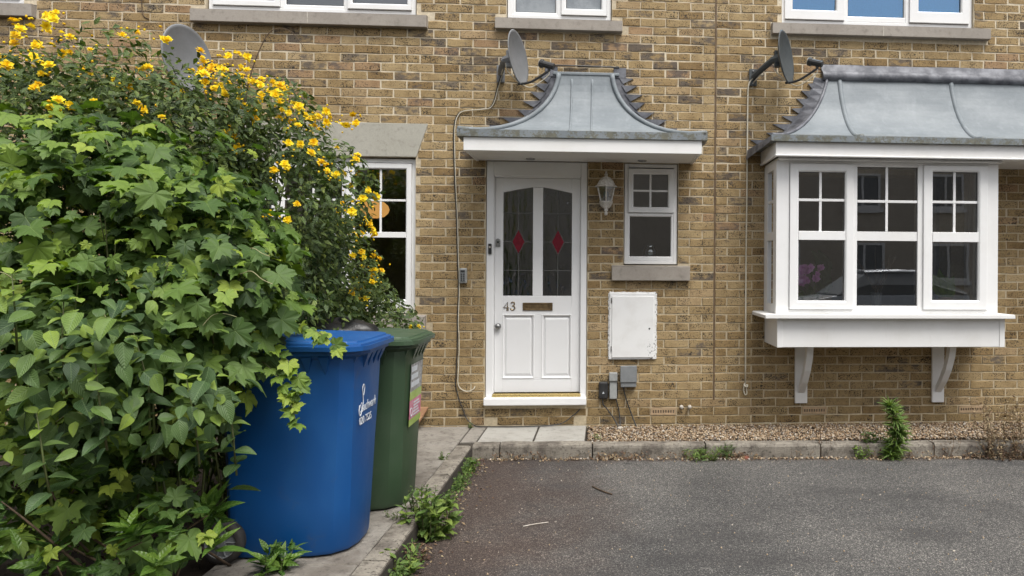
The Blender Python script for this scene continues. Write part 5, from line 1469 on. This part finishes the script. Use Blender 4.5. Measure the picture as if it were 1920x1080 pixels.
kr = tag(empty("flowering_shrub", (-3.0, -1.8, PATH)), "tall shrub covered in yellow double flowers, small dark leaves, against the house", "shrub")
P, R, sz, tn = scatter(KER, .034, .066, young=.10, up=.5, tipdown=.45, jit=.6, dark=.04, shell=(.55, 1.08), seed=2)
leaf_set(kr, "leaf", 'kerria', 'kerria', P, R, sz, tn, solo=0, plural="foliage")
tg = [tuple(q) for i in range(4) for q in lump_points(26, KER[i][1], KER[i][2], (.85, 1.12), seed=90 + i)[0]]
stems(kr, "stem", 'green_stem', (-3.1, -1.8, -.05), tg, .009, .0018, .2)
def flower_mesh(seed):
    rr = random.Random(seed); V, F = [], []
    for ring, (n_, el_, L) in enumerate(((6, .18, .5), (6, .62, .46), (5, 1.05, .34))):
        for k in range(n_):
            t = 2 * PI * (k + .5 * ring) / n_ + rr.uniform(-.15, .15); e = el_ + rr.uniform(-.15, .15); l = L * rr.uniform(.85, 1.15)
            d = Vector((math.cos(t) * math.cos(e), math.sin(t) * math.cos(e), math.sin(e))); s_ = Vector((-math.sin(t), math.cos(t), 0)) * l * .36
            b = len(V); h = Vector((0, 0, .05 * ring))
            V += [h, h + d * l * .62 + s_, h + d * l + Vector((0, 0, -.05)), h + d * l * .62 - s_, h + d * l * .6 + Vector((0, 0, -.04))]
            F += [(b, b + 4, b + 1), (b + 1, b + 4, b + 2), (b + 2, b + 4, b + 3), (b + 3, b + 4, b)]
    return V, F
FM = []
for k in range(8):
    V, F = flower_mesh(k); me = bpy.data.meshes.new("flower"); me.from_pydata(V, [], F)
    at = me.color_attributes.new("lc", 'FLOAT_COLOR', 'POINT'); tn_ = random.uniform(.2, .9)
    at.data.foreach_set("color", np.array([(min(1, max(0, tn_ + .35 * (v.xy.length - .25))), .5, .5, 1) for v in V], np.float32).ravel())
    me.materials.append(M_['petal']); me.update(); FM.append(me)
def flowers_at(P, N, smin, smax):
    for p_, n_ in zip(P, N):
        ob = bpy.data.objects.new("flower", random.choice(FM)); C.objects.link(ob); ob.parent = kr
        d = (Vector(n_) * .6 + Vector((CAM - Vector(p_)).normalized()) * .55 + Vector((0, 0, .35)) + Vector((random.gauss(0, .35), random.gauss(0, .35), random.gauss(0, .35)))).normalized()
        s_ = random.uniform(smin, smax)
        m4 = d.to_track_quat('Z', 'Y').to_matrix().to_4x4() @ Matrix.Rotation(random.uniform(0, 6), 4, 'Z') @ Matrix.Diagonal((s_, s_, s_, 1)); m4.translation = Vector((np.array(p_) - ORIGIN[kr.name]).tolist())
        ob.matrix_local = m4
fp, fn = [], []
for (cnt, li, cond) in ((46, 2, lambda p_: p_[0] > -2.95 and p_[2] > 1.15), (5, 3, lambda p_: p_[2] > .8 and p_[0] > -2.8), (96, 1, lambda p_: p_[2] > 1.5), (44, 6, lambda p_: p_[2] > 1.9), (40, 7, lambda p_: p_[2] > 1.95), (50, 0, lambda p_: p_[2] > 1.95)):
    Q, Nn = lump_points(900, KER[li][1], KER[li][2], (1.04, 1.17), seed=300 + li)
    hq = hid(Q)
    ok = [i for i in range(len(Q)) if cond(Q[i]) and hq[i] > .5][:max(1, int(cnt * .56))]
    for i in ok:
        for _ in range(random.choice((1, 1, 1, 2, 2, 3))):
            if len(fp) < 298: fp.append(Q[i] + rng.normal(0, .028, 3)); fn.append(Nn[i])
flowers_at(fp, fn, .036, .064)
bp_ = np.array(fp)[rng.integers(0, len(fp), 560)] + rng.normal(0, .028, (560, 3))
Rb = rot_rand(560); Vb = np.einsum('nij,kj->nki', Rb, OCT_V * np.array([.006, .006, .009])) + bp_[:, None, :]
tag(joined("flower_bud", 'petal', Vb, OCT_F, rng.random(560) * .7, kr, smooth=True, origin=ORIGIN[kr.name]), kind='stuff')
# bare arching shoots above the shrub
MB().tube(arc_pts([(-2.97, -2.3, 2.18), (-2.93, -2.3, 2.38), (-2.86, -2.3, 2.56), (-2.80, -2.3, 2.615), (-2.72, -2.3, 2.60), (-2.64, -2.3, 2.50)], 5), [.004 - .0001 * i for i in range(26)], 5).build("bare_shoot", 'twig', kr, smooth=True)

hp = tag(empty("climbing_vine", (-3.1, -3.0, PATH)), "climber with big lobed green leaves sprawling over the shrubs", "climber")
P, R, sz, tn = scatter(HOP, .050, .130, young=.22, up=.62, tipdown=.75, jit=.42, seed=3, shell=(.6, 1.06))
leaf_set(hp, "leaf", 'hop', 'hop', P, R, sz, tn, solo=300)
tg = [tuple(q) for i in range(5) for q in lump_points(14, HOP[i][1], HOP[i][2], (.95, 1.1), seed=70 + i)[0]]
stems(hp, "stem", 'green_stem', (-3.1, -2.9, .1), tg, .006, .0015, .12)
for i in range(5):
    for q in lump_points(5, HOP[i][1], HOP[i][2], (1.02, 1.1), seed=50 + i)[0]:
        a = Vector(q); pts = [a]
        dx, dz = random.uniform(-.12, .12), random.uniform(-.02, .07)
        for k in range(1, 5): pts.append(a + Vector((dx * k * .5, -.02 * k, dz * k * .6 - .006 * k * k + random.uniform(-.012, .012))))
        MB().tube(arc_pts(pts, 4), .0018, 4).build("tendril", 'pale_stem', hp, smooth=True)

dg = tag(empty("dogwood_shrub", (-2.9, -3.45, PATH)), "broad veined oval leaves on upright shoots, nearest part of the thicket", "shrub")
P, R, sz, tn = scatter(DOG, .055, .112, young=.14, up=.75, tipdown=.45, jit=.34, seed=4, shell=(.6, 1.08))
leaf_set(dg, "leaf", 'dogwood', 'dogwood', P, R, sz, tn, solo=300)
# shoots with paired leaves rising out of the mass
sh_tops = [(-2.72, -3.62, 1.03), (-2.92, -3.70, 1.18), (-3.08, -3.72, 1.28), (-2.58, -3.55, .88), (-3.25, -3.66, 1.10), (-2.80, -3.72, .98), (-2.64, -3.28, 1.32), (-2.52, -3.35, .78), (-2.95, -3.78, .80)]
PP, NN, TT, SS, TO = [], [], [], [], []
for tp in sh_tops:
    tp = np.array(tp); b = tp + np.array([random.uniform(-.04, .04), .06, -.34]); MB().tube([tuple(b), tuple((b + tp) / 2 + rng.normal(0, .01, 3)), tuple(tp)], [.0045, .0035, .002], 5).build("shoot", 'green_stem', dg, smooth=True)
    for k in range(6):
        f_ = 1 - k * .17; q = b + (tp - b) * f_; a = k * PI / 2 + random.uniform(-.3, .3)
        for s_ in (0, PI):
            d = np.array([math.cos(a + s_), math.sin(a + s_), .0]); el_ = .9 - k * .28
            PP.append(q); NN.append(np.array([0, 0, 1]) * (.45 + .12 * k) - d * (.5 if k < 2 else .1) * -1 * 0 + np.array([0, -.25, .1]) - d * .3 * max(0, el_)); TT.append(d + np.array([0, 0, el_])); SS.append(.055 + .011 * k); TO.append(max(.3, .98 - .16 * k + random.uniform(-.1, .1)))
merge = frames(np.array(NN), np.array(TT))
leaf_set(dg, "leaf", 'dogwood', 'dogwood', np.array(PP), merge, np.array(SS), np.array(TO), solo=0, plural="shoot_leaves")

lr = tag(empty("laurel_shrub", (-2.95, -3.2, PATH)), "low glossy narrow leaved shrub at the foot of the thicket by the blue bin", "shrub")
P, R, sz, tn = scatter(LAU, .07, .14, young=.2, up=.55, tipdown=-.35, jit=.5, seed=5, shell=(.35, 1.1))
leaf_set(lr, "leaf", 'lance', 'lance', P, R, sz, tn, solo=140)
PP, NN, TT, SS, TO = [], [], [], [], []
for i in range(3):                       # whorls of upright leaves at the shoot ends
    for q in lump_points((17, 9, 14)[i], LAU[i][1], LAU[i][2], (.85, 1.15), seed=40 + i)[0]:
        ax_ = np.array([random.gauss(0, .3), random.gauss(-.25, .3), 1.0]); t0_ = random.uniform(.25, .95)
        for k in range(9):
            a = k * 2.4; el_ = .35 + .09 * k
            d = np.array([math.cos(a), math.sin(a), 0]) * (1.0 - .07 * k) + ax_ * el_
            PP.append(q + ax_ * .006 * k); TT.append(d); NN.append(ax_ * (1.1 - .05 * k) - np.array([math.cos(a), math.sin(a), 0]) * el_); SS.append(random.uniform(.09, .165) * (1 - .035 * k)); TO.append(min(1, t0_ * .7 + .05 * k + random.uniform(-.1, .1)))
leaf_set(lr, "leaf", 'lance', 'lance', np.array(PP), frames(np.array(NN), np.array(TT)), np.array(SS), np.clip(np.array(TO), 0, 1), solo=120)
stems(lr, "stem", 'twig', (-2.95, -3.2, -.08), [tuple(q) for i in range(3) for q in lump_points(10, LAU[i][1], LAU[i][2], (.8, 1.05), seed=20 + i)[0]], .007, .002, .03)
# ragwort like young hop shoots hanging over the bin lid
hs = tag(empty("trailing_shoot", (-2.42, -3.1, .7)), "light green vine shoot trailing over the edge of the blue lid", "climber")
sm = MB(); PP, NN, TT, SS, TO = [], [], [], [], []
for path_ in ([(-2.75, -3.05, 1.10), (-2.50, -3.10, .98), (-2.36, -3.12, .86), (-2.33, -3.13, .74)], [(-2.70, -3.05, 1.0), (-2.46, -3.12, .86), (-2.37, -3.14, .72), (-2.34, -3.14, .62)], [(-2.7, -3.0, 1.15), (-2.42, -3.02, 1.06), (-2.27, -3.03, 1.0), (-2.20, -3.03, .92)]):
    pts = arc_pts(path_, 8); sm.tube(pts, .0025, 5)
    for i in range(4, len(pts), 2):
        PP.append(np.array(pts[i])); d = rng.normal(0, .5, 3) + np.array([.2, -.3, -.5]); TT.append(d); NN.append(np.array([.15, -.55, .6]) + rng.normal(0, .3, 3)); SS.append(random.uniform(.05, .085)); TO.append(random.uniform(.55, .95))
sm.build("stem", 'green_stem', hs, smooth=True)
leaf_set(hs, "leaf", 'hop', 'hop', np.array(PP), frames(np.array(NN), np.array(TT)), np.array(SS), np.array(TO), solo=60)

# ------------------------------------------------------------------ weeds
def weed(name, label, loc, h, n, kind, mat, smin, smax, spread, tone=(.3, .8), stemmat='green_stem', nst=1, fill='leaf', lean=0.0, cat="weed", up=.35):
    root = tag(empty(name, loc), label, cat); sm = MB(); PP, NN, TT, SS, TO = [], [], [], [], []
    for s_ in range(nst):
        a = random.uniform(0, 2 * PI); rr = spread * random.random() ** .5 if nst > 1 else 0
        hh = h * random.uniform(.7, 1.0) if nst > 1 else h
        b = np.array(loc) + np.array([rr * .7 * math.cos(a), rr * .3 * math.sin(a), 0]); t = np.array(loc) + np.array([rr * math.cos(a) + lean, rr * .6 * math.sin(a), hh])
        mid = (b + t) / 2 + rng.normal(0, .02 * h / .3, 3)
        pts = arc_pts([tuple(b), tuple(mid), tuple(t)], 5); q0 = .0018 if stemmat == 'dry' else .0035; sm.tube(pts, [q0 - q0 * .7 * i / (len(pts) - 1) for i in range(len(pts))], 4)
        for k in range(n // nst):
            f_ = random.uniform(.02, 1) ; q = np.array(pts[min(len(pts) - 1, int(f_ * len(pts)))]) + rng.normal(0, .004, 3)
            a2 = random.uniform(0, 2 * PI); d = np.array([math.cos(a2), math.sin(a2), random.uniform(.1, .9) + .6 * (f_ > .85)])
            PP.append(q); TT.append(d); NN.append(np.array([0, -.2, 1]) * up + rng.normal(0, .35, 3) + np.array([-d[0] * .3, -d[1] * .3, .4])); SS.append(random.uniform(smin, smax) * (1.0 - .45 * max(0, f_ - .5))); TO.append(random.uniform(*tone))
    sm.build("stem", stemmat, root)
    leaf_set(root, "leaf", kind, mat, np.array(PP), frames(np.array(NN), np.array(TT)), np.array(SS), np.array(TO), solo=0, plural="foliage")
    return root
weed("tall_weed", "tall bushy green weed with narrow leaves under the bay window", (1.275, -.83, DRIVE), .42, 560, 'narrow', 'weed', .075, .15, 0, (.3, .9))
weed("tall_weed", "broad leaved green weed sprouting at the kerb beside the green bin", (-1.945, -2.36, DRIVE), .25, 230, 'weed', 'weed', .035, .10, .14, (.25, .95), nst=16)
weed("kerb_weed", "feathery grey green weed leaning on the kerb beside the green bin", (-2.03, -2.20, PATH), .15, 300, 'kerria', 'weed', .012, .028, .09, (.0, .35), nst=10)
weed("kerb_weed", "pale leafy weed at the near end of the side kerb", (-1.96, -2.82, DRIVE), .12, 50, 'weed', 'weed', .03, .075, .10, (.5, 1), nst=7)
weed("kerb_weed", "reddish dry weed hugging the side kerb close to the pale leafy weed", (-1.95, -2.66, DRIVE), .08, 120, 'kerria', 'dry_leaf', .012, .03, .10, (0, .6), 'dry', nst=10)
weed("kerb_weed", "small green weed tucked in the inside corner of the two kerbs", (-1.965, -1.06, DRIVE), .10, 60, 'weed', 'weed', .02, .05, .07, (.3, .8), nst=6)
weed("kerb_weed", "low olive weed by the side kerb just in front of the corner", (-1.96, -1.32, DRIVE), .07, 70, 'kerria', 'weed', .012, .03, .08, (.1, .6), nst=8)
weed("path_weed", "tiny leafy weed growing in the path joint above the side kerb", (-2.124, -1.12, PATH), .05, 34, 'weed', 'weed', .015, .035, .04, (.2, .7), nst=5)
weed("path_weed", "moss like weed where the path joint meets the house", (-2.13, -.08, PATH), .05, 50, 'kerria', 'weed', .010, .02, .04, (.0, .3), nst=6)
weed("path_weed", "flat weed in the path joint beside the blue bin", (-2.123, -2.34, PATH), .03, 60, 'kerria', 'weed', .010, .02, .10, (.0, .4), nst=8)
weed("grass_tuft", "straggly yellowish grass lying against the front kerb", (-.22, -.80, DRIVE), .09, 330, 'narrow', 'weed', .03, .075, .17, (.3, .9), 'dry', nst=22, cat="grass")
weed("grass_tuft", "bluish green grass tuft at the foot of the front kerb", (-.02, -.775, DRIVE), .12, 130, 'narrow', 'weed', .03, .07, .07, (0, .35), nst=10, cat="grass")
weed("kerb_weed", "small lime green weed just left of the tall bushy one", (1.06, -.815, DRIVE), .10, 70, 'weed', 'weed', .02, .05, .08, (.5, 1), nst=7)
weed("kerb_weed", "grey green mound of leaves behind the tall bushy weed", (1.15, -.73, PATH), .09, 90, 'weed', 'weed', .02, .045, .09, (.0, .4), nst=8)
weed("path_weed", "narrow leaved sprig at the foot of the blue bin near the path edge", (-2.50, -3.02, PATH), .10, 60, 'lance', 'lance', .06, .11, .12, (.2, .9), nst=6)
weed("dry_weed", "large brown seeding weed at the right end of the kerb", (2.24, -.83, DRIVE), .46, 2600, 'kerria', 'dry_leaf', .014, .034, .32, (.35, 1.0), 'dry', nst=44)
weed("dry_weed", "dark low tangle at the foot of the large brown weed", (2.20, -.86, DRIVE), .14, 420, 'kerria', 'dry_leaf', .010, .026, .30, (.0, .5), 'dry', nst=26)
weed("dry_weed", "slender brown weed below the middle air brick", (.79, -.77, DRIVE), .30, 150, 'kerria', 'dry_leaf', .008, .02, .09, (.05, .7), 'dry', nst=9)
weed("dry_weed", "slender reddish weed left of the last air brick", (1.79, -.80, DRIVE), .34, 150, 'kerria', 'dry_leaf', .008, .02, .07, (.0, .7), 'dry', nst=8)
weed("kerb_weed", "dry brown sprouts on the kerb face left of the slender brown weed", (.55, -.785, DRIVE), .10, 130, 'kerria', 'dry_leaf', .010, .024, .14, (.1, .8), 'dry', nst=12)
weed("kerb_weed", "rust brown sprouts at the kerb foot right of the tall bushy weed", (1.72, -.815, DRIVE), .12, 140, 'kerria', 'dry_leaf', .010, .024, .10, (.0, .5), 'dry', nst=12)
weed("kerb_weed", "thin brown moss line of sprouts below the pale paving", (-1.35, -.735, DRIVE), .04, 110, 'kerria', 'dry_leaf', .008, .018, .25, (.1, .7), 'dry', nst=14)
weed("gravel_weed", "little green weed in the gravel beside the pale slab", (-1.03, -.53, PATH - .01), .045, 40, 'kerria', 'weed', .012, .024, .05, (.2, .8), nst=6)

# ------------------------------------------------------------------ low growth in the gutters
def gutter(name, label, P, mat, lo, hi, tone):
    n = len(P); Nn = rng.normal(0, .55, (n, 3)) + np.array([0, -.3, .7]); T = rng.normal(0, .6, (n, 3)) + np.array([0, 0, .8])
    k = rng.integers(0, 6, n); V = np.einsum('nij,kj->nki', frames(Nn, T), LEAF['kerria'][2][0]) * rng.uniform(lo, hi, n)[:, None, None] + P[:, None, :]
    tag(joined(name, mat, V, LEAF['kerria'][2][1], np.clip(rng.normal(tone, .22, n), 0, 1), uv=LEAF['kerria'][2][2]), label, kind='stuff')
def clump(n, fx, fy, lo, hi, k, zmax):
    t = np.clip(rng.choice(rng.uniform(lo, hi, k), n) + rng.normal(0, .05, n), lo, hi)
    return np.stack([fx(t), fy(t), DRIVE + .004 + zmax * rng.random(n) ** 2], -1)
gutter("gutter_weeds", "ragged strip of small weeds along the foot of the side kerb", clump(1100, lambda t: -1.99 + np.abs(rng.normal(0, .035, len(t))), lambda t: t, -3.0, -.78, 16, .07), 'weed', .012, .036, .4)
gutter("gutter_straw", "dry brown strip of dead growth along the foot of the front kerb", clump(1300, lambda t: t, lambda t: kerb_front(t) - .012 - np.abs(rng.normal(0, .025, len(t))), -1.9, 3.0, 26, .05), 'dry_leaf', .010, .030, .45)

# ------------------------------------------------------------------ litter
tag(MB().tube(arc_pts([(-1.06, -1.46, DRIVE + .006), (-1.0, -1.56, DRIVE + .008), (-.93, -1.64, DRIVE + .006)], 5), .0055, 5).build("twig", 'twig', smooth=True), "dark curved twig lying on the tarmac", "twig")
tag(MB().tube(arc_pts([(-1.45, -2.20, DRIVE + .004), (-1.38, -2.17, DRIVE + .006), (-1.31, -2.14, DRIVE + .004)], 4), .0035, 5).build("twig", 'chalk', smooth=True), "thin pale stick lying on the brown stained tarmac", "twig")
M_['red'] = simple("red_scrap", (.30, .06, .03), .6, (.16, .05, .03), 60)
tag(MB().loft([[(.08, -.80, DRIVE + .004), (.15, -.81, DRIVE + .004), (.16, -.78, DRIVE + .02), (.09, -.77, DRIVE + .012)], [(.082, -.80, DRIVE + .009), (.148, -.808, DRIVE + .010), (.155, -.78, DRIVE + .026), (.092, -.77, DRIVE + .018)]]).build("leaf_scrap", 'red'), "bright red scrap lying at the foot of the front kerb", "litter")
n = 1000
gx = np.concatenate([rng.uniform(-2.0, 3.0, 600), -2.0 + np.abs(rng.normal(0, .10, 400))]); gy = np.concatenate([kerb_front(gx[:600]) - np.abs(rng.normal(0, .03, 600)) - .008, rng.uniform(-3.0, -.8, 400)])
P = np.stack([gx, gy, np.full(n, DRIVE + .006)], -1); Nn = np.array([0, 0, 1.0]) + rng.normal(0, .4, (n, 3)); Rr = frames(Nn, rng.normal(0, 1, (n, 3)))
V = np.einsum('nij,kj->nki', Rr, LEAF['kerria'][0][0]) * rng.uniform(.012, .034, n)[:, None, None] + P[:, None, :]
tag(joined("leaf_litter", 'dry_leaf', V, LEAF['kerria'][0][1], rng.random(n), uv=LEAF['kerria'][0][2]), "dead brown leaves gathered along the kerbs", kind='stuff')

# ------------------------------------------------------------------ plants on the bay's inner board
def pot(root, x, y, z, r, h, mat):
    MB().lathe([(0, 0), (r * .75, 0), (r, h), (r * .9, h), (r * .85, h * .85), (0, h * .85)], (x, y, z), 'z', 18).build("pot", mat, root, smooth=False)
orc = tag(empty("orchid", (.80, -.22, .966)), "pink orchid in a pot behind the left light of the bay", "house plant")
pot(orc, .80, -.22, .966, .06, .10, 'chalk')
sm = MB(); sm.tube(arc_pts([(.82, -.22, 1.05), (.86, -.24, 1.22), (.82, -.28, 1.34), (.70, -.30, 1.32)], 6), .004, 5); sm.tube(arc_pts([(.80, -.22, 1.05), (.84, -.25, 1.18), (.80, -.29, 1.27), (.68, -.31, 1.24)], 6), .004, 5); sm.build("stem", 'green_stem', orc)
OM = []
for k in range(3):
    V, F = flower_mesh(60 + k); me = bpy.data.meshes.new("flower"); me.from_pydata(V, [], F); at = me.color_attributes.new("lc", 'FLOAT_COLOR', 'POINT')
    at.data.foreach_set("color", np.array([(min(1, .2 + 1.4 * v.xy.length), .5, .5, 1) for v in V], np.float32).ravel()); me.materials.append(M_['orchid']); OM.append(me)
for k in range(22):
    q = (.63 + .22 * random.random(), -.388 + random.uniform(-.012, .012), 1.18 + .15 * random.random()); s_ = random.uniform(.06, .085)
    ob = bpy.data.objects.new("flower", OM[k % 3]); C.objects.link(ob); ob.parent = orc
    m4 = Vector((random.gauss(0, .4), -1, random.gauss(.1, .4))).to_track_quat('Z', 'Y').to_matrix().to_4x4() @ Matrix.Diagonal((s_, s_, s_, 1)); m4.translation = Vector(q) - Vector(ORIGIN[orc.name].tolist()); ob.matrix_local = m4
def leaves_on(root, specs, kind, mat, nm="leaf"):
    PP = np.array([s_[0] for s_ in specs], float); leaf_set(root, nm, kind, mat, PP, frames(np.array([s_[1] for s_ in specs], float), np.array([s_[2] for s_ in specs], float)), np.array([s_[3] for s_ in specs], float), np.array([s_[4] for s_ in specs], float), solo=80)
leaves_on(orc, [((.80, -.22, 1.05), (random.gauss(0, .5), -.8, .5), (random.uniform(-1, 1), random.uniform(-.4, .2), .5), random.uniform(.12, .2), random.uniform(.1, .8)) for _ in range(12)], 'lance', 'lance')
hb_ = tag(empty("pot_plant", (.97, -.10, .966)), "dark leaved plant rising behind the pink orchid", "house plant")
pot(hb_, .97, -.10, .966, .07, .11, 'terracotta')
leaves_on(hb_, [((.97 + random.uniform(-.03, .03), -.10, 1.06 + random.uniform(0, .22)), (random.gauss(0, .4), -1, .3), (random.uniform(-.5, .5), -.1, 1), random.uniform(.16, .26), random.uniform(0, .3)) for _ in range(12)], 'dogwood', 'dogwood')
tw = tag(empty("twig_vase", (1.42, -.15, .966)), "bare dark twigs in a vase behind the middle light of the bay", "vase")
pot(tw, 1.42, -.15, .966, .05, .14, 'box_grey')
m = MB()
for k in range(8):
    x, dx = 1.42 + random.uniform(-.02, .02), random.uniform(-.22, .24); m.tube(arc_pts([(x, -.15, 1.08), (x + dx * .5, -.16, 1.25), (x + dx, -.17, random.uniform(1.35, 1.52))], 4), .0035, 4)
m.build("twigs", 'twig', tw)
yp = tag(empty("pot_plant", (1.98, -.30, .966)), "yellow green strappy plant behind the right light of the bay", "house plant")
pot(yp, 1.98, -.30, .966, .065, .11, 'terracotta')
leaves_on(yp, [((1.98 + random.uniform(-.03, .03), -.30, 1.06), (random.gauss(0, .4), -1, .3), (random.uniform(-.6, .7), -.05, 1), random.uniform(.2, .32), random.uniform(.8, 1)) for _ in range(14)], 'lance', 'weed')

# ------------------------------------------------------------------ the other side of the street, mirrored in the glass
M_['far_brick'] = simple("far_brick", (.62, .56, .47), .9, (.52, .46, .38), 6, .2)
M_['slate'] = simple("roof_slate", (.09, .09, .10), .7, (.06, .06, .07), 8, .2)
M_['car_paint'] = simple("car_paint", (.50, .52, .54), .25, (.46, .48, .50), 3, 0, 80, .6, .3)
oh = tag(empty("terraced_house", (4, -22, DRIVE)), "brick terrace across the street, seen only mirrored in the panes", "house")
YO = -20.0
MB().box(-16, 22, YO - 8, YO, DRIVE, 5.6).build("wall", 'far_brick', oh)
MB().loft([[(-16.3, YO - 8.3, 5.6), (22.3, YO - 8.3, 5.6), (22.3, YO + .4, 5.6), (-16.3, YO + .4, 5.6)], [(-16.3, YO - 4.01, 8.2), (22.3, YO - 4.01, 8.2), (22.3, YO - 3.99, 8.2), (-16.3, YO - 3.99, 8.2)]]).build("roof", 'slate', oh)
for x in np.arange(-14, 21, 3.1):
    for z0_, z1_, w_ in ((.9, 2.25, 1.5), (3.5, 4.75, 1.3)):
        fo = MB()
        for a, b, c, d in ((x, x + w_, z0_, z0_ + .09), (x, x + w_, z1_ - .09, z1_), (x, x + .09, z0_ + .09, z1_ - .09), (x + w_ - .09, x + w_, z0_ + .09, z1_ - .09), (x + w_ / 2 - .04, x + w_ / 2 + .04, z0_ + .09, z1_ - .09)): fo.box(a, b, YO + .001, YO + .06, c, d)
        fo.box(x - .1, x + w_ + .1, YO + .001, YO + .1, z0_ - .15, z0_ - .002)
        wo_ = fo.build("window", 'white', oh)
        MB().box(x + .09, x + w_ - .09, YO + .002, YO + .03, z0_ + .09, z1_ - .09).build("pane", 'box_grey', wo_)
car = tag(empty("parked_car", (5.2, -10.5, DRIVE)), "silver hatchback parked behind the viewer, mirrored in the bay window", "car")
def carloft(secs, mat, nm):
    return MB().loft([[(5.2 + x, -10.5 + y, DRIVE + z) for y, z in s_] for x, s_ in secs]).build(nm, mat, car, smooth=False, bevel=.03)
def sct(w_, z0_, z1_, t): return [(-w_, z0_), (w_, z0_), (w_ + .03, (z0_ + z1_) / 2), (w_ - t, z1_), (-w_ + t, z1_), (-w_ - .03, (z0_ + z1_) / 2)]
carloft([(-2.0, sct(.70, .3, .62, .08)), (-1.85, sct(.80, .22, .80, .08)), (-1.0, sct(.84, .2, .93, .06)), (.6, sct(.84, .2, .95, .06)), (1.75, sct(.82, .22, .97, .08)), (1.95, sct(.74, .3, .75, .08))], 'car_paint', "body")
carloft([(-1.15, sct(.76, .90, .94, .04)), (-.45, sct(.74, .90, 1.42, .14)), (.9, sct(.74, .90, 1.45, .14)), (1.75, sct(.74, .90, 1.0, .05))], 'box_grey', "window_band")
carloft([(-.48, sct(.60, 1.40, 1.47, .06)), (.3, sct(.62, 1.41, 1.50, .06)), (1.0, sct(.60, 1.40, 1.46, .06))], 'car_paint', "car_roof")
for x in (-1.25, 1.25):
    for y in (-.78, .78):
        wh = MB().lathe([(0, -.1), (.2, -.1), (.3, -.09), (.31, 0), (.3, .09), (.2, .1), (0, .1)], (5.2 + x, -10.5 + y, DRIVE + .31), 'y', 20).build("wheel", 'rubber', car, smooth=True)
tree = tag(empty("street_tree", (-6.5, -13.5, DRIVE)), "leafy green tree behind the viewer, mirrored in the door glass", "tree")
MB().tube([(-6.5, -13.5, DRIVE), (-6.4, -13.5, 1.2), (-6.5, -13.4, 3.2)], [.16, .12, .07], 8).build("trunk", 'twig', tree)
a, b = lump_points(900, (-6.5, -13.5, 3.2), (2.2, 2.0, 1.9), (.3, 1.05), -1.1, seed=8)
leaf_set(tree, "leaf", 'kerria', 'lance', a, frames(b + rng.normal(0, .6, (900, 3)), rng.normal(0, 1, (900, 3))), rng.uniform(.2, .4, 900), rng.random(900), solo=0, plural="crown")
